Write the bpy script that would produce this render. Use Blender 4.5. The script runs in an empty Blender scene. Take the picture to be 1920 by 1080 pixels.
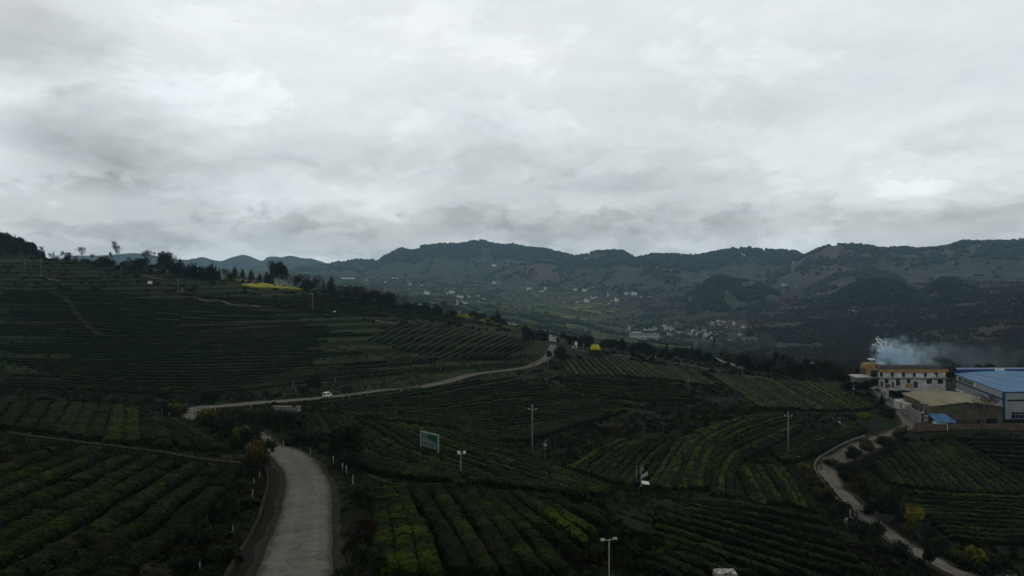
import bpy, math, random
import numpy as np

S = bpy.context.scene
COL = S.collection
R = math.radians

# ------------------------------------------------------------------ camera
F = 1597.7                      # focal length in pixels of the 1920 px wide photograph
CX, HY = 960.0, 520.0           # column of the optical axis, row of the horizon
cam_data = bpy.data.cameras.new("camera")
cam_data.sensor_width = 36.0
cam_data.lens = 18.0 / math.tan(R(31.0))
cam_data.shift_y = -20.0 / 1920.0
cam_data.clip_start = 0.5
cam_data.clip_end = 60000.0
cam = bpy.data.objects.new("camera", cam_data)
cam.location = (0, 0, 0)
cam.rotation_euler = (R(90), 0, 0)
COL.objects.link(cam)
S.camera = cam

# ------------------------------------------------------------------ exposure
S.view_settings.view_transform = 'Standard'
S.view_settings.look = 'None'
S.view_settings.exposure = 0.0
S.view_settings.gamma = 1.0
S.cycles.use_denoising = True
S.cycles.max_bounces = 6
S.cycles.diffuse_bounces = 3
S.cycles.glossy_bounces = 2
S.cycles.transmission_bounces = 2
S.cycles.volume_bounces = 3
S.cycles.transparent_max_bounces = 8

# ------------------------------------------------------------------ sun behind the overcast
SUN_EL, SUN_AZ = 48.0, 20.0     # azimuth measured from the view direction to the right
sun_d = bpy.data.lights.new("sun", 'SUN')
sun_d.energy = 1.0
sun_d.angle = R(40)
sun_d.color = (1.0, 0.92, 0.76)
sun = bpy.data.objects.new("sun", sun_d)
sun.rotation_euler = (R(90 - SUN_EL), 0, R(180 - SUN_AZ) + math.pi * 0)
sun.location = (0, 0, 400)
COL.objects.link(sun)
import mathutils
_sv = mathutils.Vector((math.sin(R(SUN_AZ)) * math.cos(R(SUN_EL)), math.cos(R(SUN_AZ)) * math.cos(R(SUN_EL)), math.sin(R(SUN_EL))))
sun.rotation_euler = _sv.to_track_quat('Z', 'Y').to_euler()

# ------------------------------------------------------------------ world: cloud deck over a Nishita sky
class NT:
    def __init__(s, nt):
        s.nt = nt; s.n = nt.nodes; s.l = nt.links
    def new(s, t, **kw):
        nd = s.n.new(t)
        for k, v in kw.items(): setattr(nd, k, v)
        return nd
    def put(s, sock, v):
        if hasattr(v, 'links'): s.l.new(v, sock)
        elif v is not None: sock.default_value = v
    def math(s, op, a, b=None, c=None, clamp=False):
        nd = s.n.new('ShaderNodeMath'); nd.operation = op; nd.use_clamp = clamp
        for k, v in enumerate((a, b, c)):
            if v is not None: s.put(nd.inputs[k], v)
        return nd.outputs[0]
    def vmath(s, op, a, b=None):
        nd = s.n.new('ShaderNodeVectorMath'); nd.operation = op
        s.put(nd.inputs[0], a)
        if b is not None: s.put(nd.inputs[1], b)
        return nd.outputs['Value'] if op in ('DOT_PRODUCT', 'LENGTH', 'DISTANCE') else nd.outputs['Vector']
    def noise(s, vec, scale, detail=6, rough=0.55, dist=0.0, lac=2.0):
        nd = s.n.new('ShaderNodeTexNoise')
        s.put(nd.inputs['Vector'], vec)
        nd.inputs['Scale'].default_value = scale; nd.inputs['Detail'].default_value = detail
        nd.inputs['Roughness'].default_value = rough; nd.inputs['Distortion'].default_value = dist
        nd.inputs['Lacunarity'].default_value = lac
        return nd.outputs['Fac']
    def map(s, v, a, b, c=0.0, d=1.0, smooth=True):
        nd = s.n.new('ShaderNodeMapRange'); nd.interpolation_type = 'SMOOTHSTEP' if smooth else 'LINEAR'
        s.put(nd.inputs[0], v)
        for k, x in enumerate((a, b, c, d)): s.put(nd.inputs[k + 1], x)
        return nd.outputs[0]
    def mix(s, f, a, b, blend='MIX'):
        nd = s.n.new('ShaderNodeMix'); nd.data_type = 'RGBA'; nd.blend_type = blend
        s.put(nd.inputs[0], f)
        for k, v in ((6, a), (7, b)):
            if isinstance(v, tuple) and len(v) == 3: v = v + (1.0,)
            s.put(nd.inputs[k], v)
        return nd.outputs[2]
    def ramp(s, f, stops):
        nd = s.n.new('ShaderNodeValToRGB'); s.put(nd.inputs[0], f)
        e = nd.color_ramp.elements
        while len(e) < len(stops): e.new(0.5)
        for k, (p, c) in enumerate(stops):
            e[k].position = p; e[k].color = tuple(c) + (1.0,)
        return nd.outputs[0]
    def comb(s, x, y, z):
        nd = s.n.new('ShaderNodeCombineXYZ')
        for k, v in enumerate((x, y, z)): s.put(nd.inputs[k], v)
        return nd.outputs[0]
    def sep(s, v):
        nd = s.n.new('ShaderNodeSeparateXYZ'); s.put(nd.inputs[0], v); return nd.outputs

def pdir(px, py):
    v = mathutils.Vector(((px - CX) / F, 1.0, -(py - HY) / F)); v.normalize(); return tuple(v)

def build_world():
    W = bpy.data.worlds.new("World"); S.world = W; W.use_nodes = True
    W.node_tree.nodes.clear()
    t = NT(W.node_tree)
    tc = t.new('ShaderNodeTexCoord').outputs['Generated']
    nrm = t.vmath('NORMALIZE', tc)
    x, y, z = t.sep(nrm)
    zc = t.math('MAXIMUM', z, 0.0)
    den = t.math('ADD', zc, 0.16)
    u = t.math('DIVIDE', x, den); v = t.math('DIVIDE', y, den)
    plane = t.comb(u, t.math('MULTIPLY', v, 0.85), 3.7)
    big = t.noise(plane, 0.85, 7, 0.52, 0.3)
    fine = t.noise(plane, 2.6, 9, 0.62, 0.25)
    puff_v = t.comb(x, t.math('MULTIPLY', y, 0.3), t.math('MULTIPLY', z, 2.0))
    puff = t.noise(puff_v, 9.0, 10, 0.58, 0.25)
    puff2 = t.noise(puff_v, 4.2, 10, 0.56, 0.3)
    puff3 = t.noise(t.vmath('ADD', puff_v, (3.1, 0.0, 1.7)), 6.5, 10, 0.58, 0.3)
    c = t.math('ADD', t.math('MULTIPLY', big, 0.6), t.math('MULTIPLY', fine, 0.4))
    hz = t.map(z, 0.11, 0.01)                    # heaped clouds near the horizon
    val = t.map(c, 0.36, 0.62, 0.72, 0.85, False)
    val = t.math('SUBTRACT', val, t.math('MULTIPLY', t.map(puff2, 0.475, 0.55), t.math('MULTIPLY', t.map(z, 0.30, 0.06), 0.075)))
    val = t.math('ADD', val, t.math('MULTIPLY', t.map(puff3, 0.50, 0.57), t.math('MULTIPLY', t.map(z, 0.05, 0.12), 0.06)))
    val = t.math('SUBTRACT', val, t.math('MULTIPLY', hz, t.math('MULTIPLY', t.map(puff, 0.485, 0.53), 0.10)))
    val = t.math('ADD', val, t.math('MULTIPLY', t.math('SUBTRACT', t.noise(puff_v, 24.0, 7, 0.62, 0.3), 0.5), 0.10))
    val = t.math('SUBTRACT', val, t.math('MULTIPLY', t.map(z, 0.09, 0.0), 0.04))
    # a continuous bank of heaped cloud with a lumpy upper edge, and a second ragged one above it
    top = t.math('ADD', 0.060, t.math('ADD', t.math('MULTIPLY', t.math('SUBTRACT', puff, 0.5), 0.16), t.math('MULTIPLY', t.math('SUBTRACT', puff2, 0.5), 0.13)))
    val = t.math('SUBTRACT', val, t.math('MULTIPLY', t.map(t.math('SUBTRACT', z, top), 0.007, -0.007), 0.085))
    top2 = t.math('ADD', 0.135, t.math('ADD', t.math('MULTIPLY', t.math('SUBTRACT', puff3, 0.5), 0.30), t.math('MULTIPLY', t.math('SUBTRACT', puff2, 0.5), 0.16)))
    val = t.math('SUBTRACT', val, t.math('MULTIPLY', t.math('MULTIPLY', t.map(t.math('SUBTRACT', z, top2), 0.014, -0.014), t.map(z, 0.07, 0.12)), 0.055))
    # individual dark and bright cloud masses
    wob = t.math('MULTIPLY', t.math('SUBTRACT', puff, 0.5), 0.09)
    wob2 = t.math('SUBTRACT', t.noise(puff_v, 30.0, 8, 0.6, 0.2), 0.5)
    def mass(val, px, py, rx, ry, amt, soft=1.0):
        d = pdir(px, py)
        dx = t.math('DIVIDE', t.math('SUBTRACT', x, d[0]), rx / F)
        dz = t.math('DIVIDE', t.math('SUBTRACT', z, d[2]), ry / F)
        r = t.math('SQRT', t.math('ADD', t.math('MULTIPLY', dx, dx), t.math('MULTIPLY', dz, dz)))
        r = t.math('ADD', r, t.math('ADD', t.math('MULTIPLY', wob, 30.0 if soft < .6 else 12.0), t.math('MULTIPLY', wob2, 2.2 if soft < .6 else 0.6)))
        m = t.math('MULTIPLY', t.map(r, 0.75 + 0.5 * soft, 0.72 - 0.62 * soft), t.map(y, 0.2, 0.5))
        return t.math('ADD', val, t.math('MULTIPLY', m, amt))
    val = mass(val, 190, 270, 130, 80, -0.20)
    val = mass(val, 330, 300, 120, 60, -0.07)
    val = mass(val, 20, 50, 150, 110, -0.200, 0.7)
    val = mass(val, 500, 350, 170, 40, 0.10)
    val = mass(val, 480, 400, 80, 45, 0.12)
    val = mass(val, 720, 400, 110, 45, 0.09)
    val = mass(val, 600, 130, 220, 100, 0.07)
    val = mass(val, 1350, 210, 260, 70, -0.06)
    val = mass(val, 900, 290, 300, 40, -0.06)
    val = mass(val, 230, 410, 230, 62, -0.121, 0.4)
    val = mass(val, 600, 412, 120, 44, -0.12, 0.45)
    val = mass(val, 690, 440, 60, 22, -0.095, 0.4)
    val = mass(val, 880, 405, 120, 32, -0.108, 0.5)
    val = mass(val, 1060, 425, 160, 34, -0.095, 0.4)
    val = mass(val, 1290, 410, 150, 34, -0.108, 0.5)
    val = mass(val, 1500, 400, 90, 46, -0.081, 0.4)
    val = mass(val, 1690, 350, 66, 34, 0.121, 0.3)
    val = mass(val, 1640, 395, 110, 30, -0.097, 0.5)
    val = mass(val, 1850, 385, 110, 40, -0.086, 0.5)
    val = mass(val, 1800, 250, 150, 40, -0.068, 0.6)
    val = mass(val, 1180, 340, 170, 26, -0.068, 0.5)
    val = mass(val, 420, 180, 140, 50, 0.081, 0.5)
    val = t.math('ADD', t.math('MULTIPLY', t.math('SUBTRACT', val, 0.74), 1.08), 0.755)
    # unseen sky overhead and behind, dimmed on purpose to keep the land dark
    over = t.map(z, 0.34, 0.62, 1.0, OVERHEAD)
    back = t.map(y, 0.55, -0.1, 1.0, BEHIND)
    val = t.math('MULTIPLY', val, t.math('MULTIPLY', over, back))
    val = t.math('MULTIPLY', val, t.map(z, 0.06, 0.004, 1.0, 1.75))          # horizon sky brightened to make up for the light lost in the haze box
    val = t.math('MULTIPLY', val, t.map(z, -0.04, 0.0, 0.45, 1.0))
    cold = t.mix(t.map(c, 0.36, 0.6), (0.930, 1.0, 1.03), (0.955, 1.0, 1.0))
    cloud = t.mix(1.0, cold, t.comb(val, val, val), 'MULTIPLY')
    cloud10 = t.vmath('MULTIPLY', cloud, (10.6, 10.6, 10.6))
    sky = t.new('ShaderNodeTexSky'); sky.sky_type = 'NISHITA'; sky.sun_disc = False
    sky.sun_elevation = R(SUN_EL); sky.sun_rotation = R(SUN_AZ)
    col = t.mix(0.97, sky.outputs[0], cloud10)
    bg = t.new('ShaderNodeBackground'); t.put(bg.inputs[0], col); bg.inputs[1].default_value = 0.1
    out = t.new('ShaderNodeOutputWorld'); t.l.new(bg.outputs[0], out.inputs[0])
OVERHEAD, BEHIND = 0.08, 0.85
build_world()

# ------------------------------------------------------------------ helpers
rng = np.random.default_rng(7)
random.seed(7)

def _hash(i, j, s):
    n = (i * 374761393 + j * 668265263 + s * 974634779) & 0x7fffffff
    n = ((n ^ (n >> 13)) * 1274126177) & 0x7fffffff
    return ((n ^ (n >> 16)) & 0xffff) / 65535.0
def vnoise(x, y, s=0):
    x = np.asarray(x, float); y = np.asarray(y, float)
    i = np.floor(x).astype(np.int64); j = np.floor(y).astype(np.int64)
    u = x - i; v = y - j; u = u * u * (3 - 2 * u); v = v * v * (3 - 2 * v)
    a = _hash(i, j, s); b = _hash(i + 1, j, s); c = _hash(i, j + 1, s); d = _hash(i + 1, j + 1, s)
    return (a + (b - a) * u) * (1 - v) + (c + (d - c) * u) * v
def fbm(x, y, s=0, o=4):
    r = 0; a = 0.5; f = 1.0
    for k in range(o):
        r = r + a * vnoise(x * f, y * f, s + k * 17); a *= 0.5; f *= 2.03
    return r / (1 - 0.5 ** o)
def sstep(a, b, x):
    t = np.clip((x - a) / (b - a), 0, 1); return t * t * (3 - 2 * t)

def mesh_np(name, V, faces, mat=None, smooth=False):
    """V (n,3); faces: (m,3) or (m,4) array or list of such arrays / index tuples"""
    V = np.asarray(V, np.float32)
    me = bpy.data.meshes.new(name)
    if isinstance(faces, np.ndarray): faces = [faces]
    if len(faces) and not isinstance(faces[0], np.ndarray):
        me.from_pydata(V.tolist(), [], [tuple(f) for f in faces])
    else:
        loops = np.concatenate([f.ravel() for f in faces]).astype(np.int32)
        tot = np.concatenate([np.full(len(f), f.shape[1]) for f in faces]).astype(np.int32)
        st = np.concatenate([[0], np.cumsum(tot)[:-1]]).astype(np.int32)
        me.vertices.add(len(V)); me.vertices.foreach_set('co', V.ravel())
        me.loops.add(len(loops)); me.loops.foreach_set('vertex_index', loops)
        me.polygons.add(len(tot)); me.polygons.foreach_set('loop_start', st); me.polygons.foreach_set('loop_total', tot)
        me.update(calc_edges=True)
    me.polygons.foreach_set('use_smooth', np.full(len(me.polygons), smooth))
    if mat: me.materials.append(mat)
    me.update()
    return me

def obj(name, data, parent=None, loc=None, rz=None):
    o = bpy.data.objects.new(name, data); COL.objects.link(o)
    if parent: o.parent = parent
    if loc is not None: o.location = loc
    if rz is not None: o.rotation_euler = (0, 0, rz)
    return o
def tag(o, label=None, cat=None, group=None, kind=None):
    if label: o['label'] = label
    if cat: o['category'] = cat
    if group: o['group'] = group
    if kind: o['kind'] = kind
    return o

def grid_faces(nr, nc):
    i = np.arange(nr - 1)[:, None] * nc + np.arange(nc - 1)[None, :]
    return np.stack([i, i + 1, i + nc + 1, i + nc], -1).reshape(-1, 4)

class MB:
    """collects simple shapes into one mesh"""
    def __init__(s): s.v = []; s.f = []
    def add(s, V, Fs):
        b = len(s.v); s.v.extend([tuple(map(float, p)) for p in V]); s.f.extend([tuple(int(i) + b for i in f) for f in Fs]); return s
    def box(s, x0, x1, y0, y1, z0, z1):
        return s.prism([(x0, y0), (x1, y0), (x1, y1), (x0, y1)], z0, z1)
    def prism(s, pts, z0, z1):
        n = len(pts)
        tops = z1 if isinstance(z1, (list, tuple)) else [z1] * n
        V = [(p[0], p[1], z0) for p in pts] + [(p[0], p[1], tops[k]) for k, p in enumerate(pts)]
        Fs = [tuple(range(n))[::-1], tuple(range(n, 2 * n))] + [(k, (k + 1) % n, n + (k + 1) % n, n + k) for k in range(n)]
        return s.add(V, Fs)
    def tube(s, p, q, r0, r1=None, n=6, cap=True):
        r1 = r0 if r1 is None else r1
        p = mathutils.Vector(p); q = mathutils.Vector(q); d = (q - p)
        if d.length < 1e-6: return s
        d.normalize(); a = d.orthogonal().normalized(); b = d.cross(a)
        V = []
        for c, r in ((p, r0), (q, r1)):
            for k in range(n):
                t = 2 * math.pi * k / n; V.append(c + a * (r * math.cos(t)) + b * (r * math.sin(t)))
        Fs = [(k, (k + 1) % n, n + (k + 1) % n, n + k) for k in range(n)]
        if cap: Fs += [tuple(range(n))[::-1], tuple(range(n, 2 * n))]
        return s.add(V, Fs)
    def path(s, pts, r, n=6):
        for k in range(len(pts) - 1):
            ra = r[k] if isinstance(r, (list, tuple)) else r; rb = r[k + 1] if isinstance(r, (list, tuple)) else r
            s.tube(pts[k], pts[k + 1], ra, rb, n)
        return s
    def ball(s, c, rx, ry=None, rz=None, n=8, m=5):
        ry = ry or rx; rz = rz or rx; V = [(c[0], c[1], c[2] - rz)]
        for j in range(1, m):
            ph = -math.pi / 2 + math.pi * j / m
            for k in range(n):
                th = 2 * math.pi * k / n
                V.append((c[0] + rx * math.cos(ph) * math.cos(th), c[1] + ry * math.cos(ph) * math.sin(th), c[2] + rz * math.sin(ph)))
        V.append((c[0], c[1], c[2] + rz)); L = len(V) - 1
        Fs = [(0, 1 + (k + 1) % n, 1 + k) for k in range(n)]
        for j in range(m - 2):
            for k in range(n):
                a = 1 + j * n; Fs.append((a + k, a + (k + 1) % n, a + n + (k + 1) % n, a + n + k))
        a = 1 + (m - 2) * n
        Fs += [(a + k, a + (k + 1) % n, L) for k in range(n)]
        return s.add(V, Fs)
    def build(s, name, mat, parent=None, smooth=False, loc=None, rz=None):
        me = bpy.data.meshes.new(name); me.from_pydata(s.v, [], s.f)
        me.polygons.foreach_set('use_smooth', [smooth] * len(me.polygons))
        if mat: me.materials.append(mat)
        me.update()
        return obj(name, me, parent, loc, rz)

# ------------------------------------------------------------------ materials
def new_mat(name):
    m = bpy.data.materials.new(name); m.use_nodes = True; m.node_tree.nodes.clear()
    t = NT(m.node_tree)
    out = t.new('ShaderNodeOutputMaterial'); b = t.new('ShaderNodeBsdfPrincipled')
    t.l.new(b.outputs[0], out.inputs[0])
    b.inputs['Specular IOR Level'].default_value = 0.2
    return m, t, b, out
def surf(name, c1, c2, scale=1.0, rough=0.85, bump=0.0, detail=5, c3=None, s3=0.1, rand=0.0, lo=0.35, hi=0.65, stretch=None, spec=0.04, bscale=None):
    m, t, b, out = new_mat(name)
    pos = t.new('ShaderNodeNewGeometry').outputs['Position']
    if stretch: pos = t.vmath('MULTIPLY', pos, stretch)
    n = t.noise(pos, scale, detail, 0.6)
    col = t.mix(t.map(n, lo, hi), c1, c2)
    if c3:
        n3 = t.noise(pos, s3, 4, 0.55)
        f3 = t.map(n3, 0.42, 0.62)
        if rand:
            f3 = t.math('ADD', f3, t.math('MULTIPLY', t.math('SUBTRACT', t.new('ShaderNodeObjectInfo').outputs['Random'], 0.5), rand * 2), clamp=True)
        col = t.mix(f3, col, c3)
    elif rand:
        rr = t.new('ShaderNodeObjectInfo').outputs['Random']
        col = t.mix(1.0, col, t.ramp(rr, [(0.0, (1 - rand,) * 3), (1.0, (1 + rand,) * 3)]), 'MULTIPLY')
    t.put(b.inputs['Base Color'], col)
    b.inputs['Roughness'].default_value = rough; b.inputs['Specular IOR Level'].default_value = spec
    if bump:
        bn = t.noise(pos, bscale or scale * 3, 6, 0.65)
        nd = t.new('ShaderNodeBump'); nd.inputs['Strength'].default_value = 1.0; nd.inputs['Distance'].default_value = bump
        t.put(nd.inputs['Height'], bn); t.l.new(nd.outputs[0], b.inputs['Normal'])
    return m
# ------------------------------------------------------------------ terrain: heights surveyed at control points (column, row, distance)
CP = """
552 1080 58;568 1000 74;578 950 88;582 900 105;570 870 118;540 850 130;500 838 145;400 795 180;355 787 200;370 772 220;420 764 240;520 754 270;600 747 295;700 736 320;800 719 350;900 701 375;980 688 395;1022 675 410;1035 655 435;1040 640 480
-300 1080 60;-300 950 80;-300 870 110;-300 800 160;-300 755 205;-300 720 260;-300 680 320;-300 640 370;-300 590 430;-300 540 500;-300 495 620
0 1080 60;200 1050 66;0 950 80;300 950 90;0 870 110;200 880 108;420 880 112;450 1000 78;110 838 130;250 845 130;400 865 122
0 800 160;200 800 165;300 800 170;0 755 205;250 760 212;0 720 260;200 720 270;400 740 270;600 722 320;800 692 380
0 680 320;200 680 330;400 690 330;0 640 370;200 640 380;400 640 400;600 660 400;800 650 430;960 650 430
0 590 430;200 590 440;400 590 480;600 600 490;750 610 490;900 620 500;0 540 500;200 540 520;400 545 560;600 555 580;700 575 580;850 600 560;980 614 560
0 495 620;100 488 650;200 495 680;300 508 700;420 522 700;530 538 680;620 549 660;720 562 650;800 580 640;900 601 600;990 614 590;1080 642 520
-300 510 1000;0 520 1000;300 535 1000;600 580 1000;900 625 1000
1118 652 480;1200 676 430;1300 685 400;1345 682 420;1400 700 370;1500 708 340;1600 716 320
1118 650 600;1200 664 620;1300 672 620;1400 680 600;1500 690 520;1600 698 450
1200 652 1000;1250 634 1400;1230 620 1700;1380 612 1600;1500 672 900;1500 640 1300;1750 640 1100;1750 600 1400;1750 572 1700;1750 552 2000;1900 565 1500;1900 620 1100;1900 540 2000;1600 600 1500;1450 582 2000;1450 552 2500;1350 565 2300;1400 590 1900
1000 602 1500;900 572 2000;1100 576 2600;1000 545 3500;1150 545 3300;800 535 3500;1250 530 3500;900 515 4800;1150 515 4400;650 512 5500;700 540 3000;300 520 3000;0 510 3000;1400 525 3600;1700 520 3300;1900 520 3000;1100 600 2000
0 510 9000;500 510 9000;1000 505 9000;1500 505 9000;1900 505 9000;0 510 14000;1000 510 14000;1900 510 14000;-600 510 9000;2500 505 9000;2500 520 3000;-600 510 3000
1700 735 287;1700 758 266;1800 799 236;1900 796 240;1760 815 222;1900 815 222;1650 860 206;1800 880 195;1900 920 180;1700 915 180;1800 950 165;1900 1000 150;1750 1000 155;1900 1060 135
1790 1080 125;1720 1040 138;1640 990 153;1590 950 165;1555 910 178;1535 880 190;1570 868 197;1620 845 207;1680 820 225;1705 800 238;1690 776 255;1655 747 275;1640 727 290
2200 1080 122;2200 960 160;2200 850 205;2200 790 245;2200 735 290;2200 690 450;2200 620 1100;2200 560 1500;1850 690 450;1700 698 450
1450 900 165;1420 940 150;1300 960 115;1500 1000 125;1600 1060 115;1300 1040 88;1250 1080 78;1450 1080 88;1700 1080 115
712 920 96;735 1080 60;900 1000 75;950 1080 62;860 920 100;1000 935 95;1050 1060 68;1140 1000 82;1150 1080 70;1150 960 95;1180 970 102
865 900 108;740 893 110;690 850 128;820 850 132;940 880 122;1060 900 122;1150 925 118;660 800 165;750 803 165;835 811 168;920 837 165;1000 858 160;1080 893 145;570 800 160
845 803 190;950 818 195;850 752 260;1000 782 220;1000 720 310;900 718 345;1100 792 215;1100 752 260;1180 776 230
1060 872 178;1100 852 184;1150 870 175;1200 830 190;1250 880 165;1180 910 150;1300 920 150;1330 860 172;1400 822 190;1400 792 205;1500 792 215;1478 856 185;1400 870 175
1100 702 350;1100 672 420;1200 720 310;1300 740 280;1300 712 330;1450 740 280;1450 771 240;1550 742 280;1550 771 245;1640 766 262;1620 800 228;1550 830 205;1200 752 265
"""
pts = np.array([[float(v) for v in p.split()] for ln in CP.strip().splitlines() for p in ln.split(';') if p.strip()])
near = []
for px in (-900, -300, 300, 900, 1500, 2100, 2700):
    for d, z in ((12, -17.5), (22, -18.5), (38, -19.3)):
        near.append((px, HY - z / d * F, d))
for px in (-900, 2800):
    for d, z in ((60, -22), (130, -30), (300, -36), (600, -30 if px > 0 else 2), (1000, -40)):
        near.append((px, HY - z / d * F, d))
pts = np.vstack([pts, np.array(near)])
PX, PY, PD = pts.T
PZ = -(PY - HY) / F * PD
def _uv(px, d): return np.stack([np.asarray(px, float) / 600.0, 2.0 * np.log(d)], -1)
def _k(r2): return np.where(r2 > 1e-12, 0.5 * r2 * np.log(np.maximum(r2, 1e-12)), 0.0)
_C = _uv(PX, PD); _w = PZ / (PD + 80.0)
_n = len(_C)
_A = np.zeros((_n + 3, _n + 3))
_A[:_n, :_n] = _k(((_C[:, None] - _C[None]) ** 2).sum(-1)) + 2e-4 * np.eye(_n)
_A[:_n, _n] = 1; _A[:_n, _n + 1:] = _C; _A[_n, :_n] = 1; _A[_n + 1:, :_n] = _C.T
_sol = np.linalg.solve(_A, np.concatenate([_w, [0, 0, 0]]))
def tps(px, d):
    q = _uv(px, d); sh = q.shape[:-1]; q = q.reshape(-1, 2); out = np.empty(len(q))
    for a in range(0, len(q), 20000):
        b = q[a:a + 20000]
        out[a:a + 20000] = _k(((b[:, None] - _C[None]) ** 2).sum(-1)) @ _sol[:_n] + _sol[_n] + b @ _sol[_n + 1:]
    return out.reshape(sh) * (np.asarray(d, float) + 80.0)

GPX = np.arange(-900, 2801, 5.0)
LD = np.concatenate([np.arange(math.log(12), math.log(50), 0.03), np.arange(math.log(50), math.log(250), 0.011),
                     np.arange(math.log(250), math.log(720), 0.0045), np.arange(math.log(720), math.log(10500), 0.015)])
GD = np.exp(LD)
# evaluate the smooth survey on a coarser grid, then refine
_cp = np.arange(-900, 2801, 20.0); _cl = np.linspace(LD[0], LD[-1], 260)
_Z0 = tps(*np.meshgrid(_cp, np.exp(_cl)))
def bil(Z, xs, ys, x, y):
    fx = np.clip((x - xs[0]) / (xs[1] - xs[0]), 0, len(xs) - 1.001); fy = np.clip(np.interp(y, ys, np.arange(len(ys))), 0, len(ys) - 1.001)
    i = fx.astype(int); j = fy.astype(int); u = fx - i; v = fy - j
    return (Z[j, i] * (1 - u) + Z[j, i + 1] * u) * (1 - v) + (Z[j + 1, i] * (1 - u) + Z[j + 1, i + 1] * u) * v
MPX, ML = np.meshgrid(GPX, LD)
MD = np.exp(ML)
ZG = bil(_Z0, _cp, _cl, MPX, ML)
MX = (MPX - CX) / F * MD
# stepped tea terraces on the hill to the left, and uneven ground
ter = sstep(1060, 940, MPX) * sstep(285, 330, MD) * sstep(700, 640, MD)
tq = ZG / 2.6 + 0.9 * fbm(MX / 70, MD / 90, 3, 3) 
fr = tq - np.floor(tq)
ZG = ZG + ter * 2.6 * (sstep(0.62, 0.98, fr) - fr) * 0.85
ZG = ZG + 0.35 * (fbm(MX / 9, MD / 9, 11, 4) - 0.5) * sstep(40, 70, MD) * sstep(3000, 800, MD)
mid = sstep(700, 1000, MD)
ZG = ZG + mid * (fbm(MX / 130, MD / 260, 21, 5) - 0.5) * MD * 0.012

def hgt(px, d):
    return bil(ZG, GPX, LD, np.asarray(px, float), np.log(np.asarray(d, float)))
def hxy(x, y):
    return hgt(CX + F * np.asarray(x, float) / np.asarray(y, float), y)
def cast(px, py, dmin=40.0, dmax=None):
    """first point of the ground on the sight line of a photograph pixel; dmax: stay at most that far"""
    j0 = np.searchsorted(GD, dmin)
    fx = min(max((px - GPX[0]) / 5.0, 0), len(GPX) - 1.001); i = int(fx); u = fx - i
    zc = ZG[j0:, i] * (1 - u) + ZG[j0:, i + 1] * u
    pr = HY - F * zc / GD[j0:]
    k = np.argmax(pr <= py)
    if pr[k] > py: d = dmax or 9000.0
    elif k == 0: d = GD[j0]
    else:
        f = (pr[k - 1] - py) / max(pr[k - 1] - pr[k], 1e-9); d = GD[j0 + k - 1] * (1 - f) + GD[j0 + k] * f
    if dmax and d > dmax: d = dmax
    return np.array([(px - CX) / F * d, d, float(hgt(px, d))])

def at(px, py, d): return np.array([(px - CX) / F * d, d, -(py - HY) / F * d])

def ground_material():
    m, t, b, out = new_mat("ground")
    g = t.new('ShaderNodeNewGeometry')
    pos = g.outputs['Position']
    x, y, z = t.sep(pos)
    n1 = t.noise(pos, 0.9, 6, 0.65); n2 = t.noise(pos, 0.06, 5, 0.6); n3 = t.noise(pos, 0.35, 5, 0.6)
    near = t.mix(t.map(n1, 0.35, 0.65), (0.003, 0.0085, 0.0012), (0.009, 0.021, 0.0025))
    near = t.mix(t.map(n2, 0.50, 0.66), near, (0.020, 0.017, 0.009))
    near = t.mix(t.math('MULTIPLY', t.map(n3, 0.55, 0.72), 0.75), near, (0.020, 0.032, 0.006))
    # terraces: grass on the level steps, bare earth on the risers
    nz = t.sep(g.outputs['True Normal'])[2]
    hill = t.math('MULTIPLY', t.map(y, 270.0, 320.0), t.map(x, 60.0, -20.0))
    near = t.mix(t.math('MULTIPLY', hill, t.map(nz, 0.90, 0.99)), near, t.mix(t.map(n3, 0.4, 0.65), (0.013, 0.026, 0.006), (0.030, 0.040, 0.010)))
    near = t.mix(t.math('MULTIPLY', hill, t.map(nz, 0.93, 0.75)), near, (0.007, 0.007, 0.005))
    # patchwork of small fields and scrub farther off
    st = t.vmath('MULTIPLY', pos, (0.012, 0.010, 0.0))
    vo = t.new('ShaderNodeTexVoronoi'); t.put(vo.inputs['Vector'], st); vo.inputs['Scale'].default_value = 1.0; vo.inputs['Randomness'].default_value = 1.0
    vr = t.sep(vo.outputs['Color'])[0]
    farc = t.ramp(vr, [(0.0, (0.026, 0.042, 0.018)), (0.35, (0.042, 0.062, 0.024)), (0.6, (0.085, 0.078, 0.05)), (0.85, (0.050, 0.095, 0.03)), (1.0, (0.15, 0.145, 0.07))])
    n4 = t.noise(pos, 0.018, 7, 0.65)
    farc = t.mix(t.math('MULTIPLY', t.map(n4, 0.48, 0.62), 0.8), farc, (0.018, 0.030, 0.014))
    brown = t.mix(t.map(t.noise(pos, 0.02, 7, 0.7), 0.4, 0.62), (0.030, 0.024, 0.026), (0.058, 0.042, 0.042))
    bm = t.math('MULTIPLY', t.map(x, 150.0, 480.0), t.map(y, 700.0, 1000.0))
    farc = t.mix(t.math('MULTIPLY', bm, t.map(n4, 0.30, 0.5)), farc, brown)
    col = t.mix(t.map(y, 620.0, 1000.0), near, farc)
    t.put(b.inputs['Base Color'], col); b.inputs['Roughness'].default_value = 0.95; b.inputs['Specular IOR Level'].default_value = 0.05
    nd = t.new('ShaderNodeBump'); nd.inputs['Distance'].default_value = 0.5; nd.inputs['Strength'].default_value = 0.9
    t.put(nd.inputs['Height'], t.noise(pos, 1.6, 7, 0.7)); t.l.new(nd.outputs[0], b.inputs['Normal'])
    return m
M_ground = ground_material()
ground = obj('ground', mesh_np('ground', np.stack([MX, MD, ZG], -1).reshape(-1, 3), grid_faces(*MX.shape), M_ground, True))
tag(ground, 'dark tea country falling from the left hill into a hazy valley', kind='structure')

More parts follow.
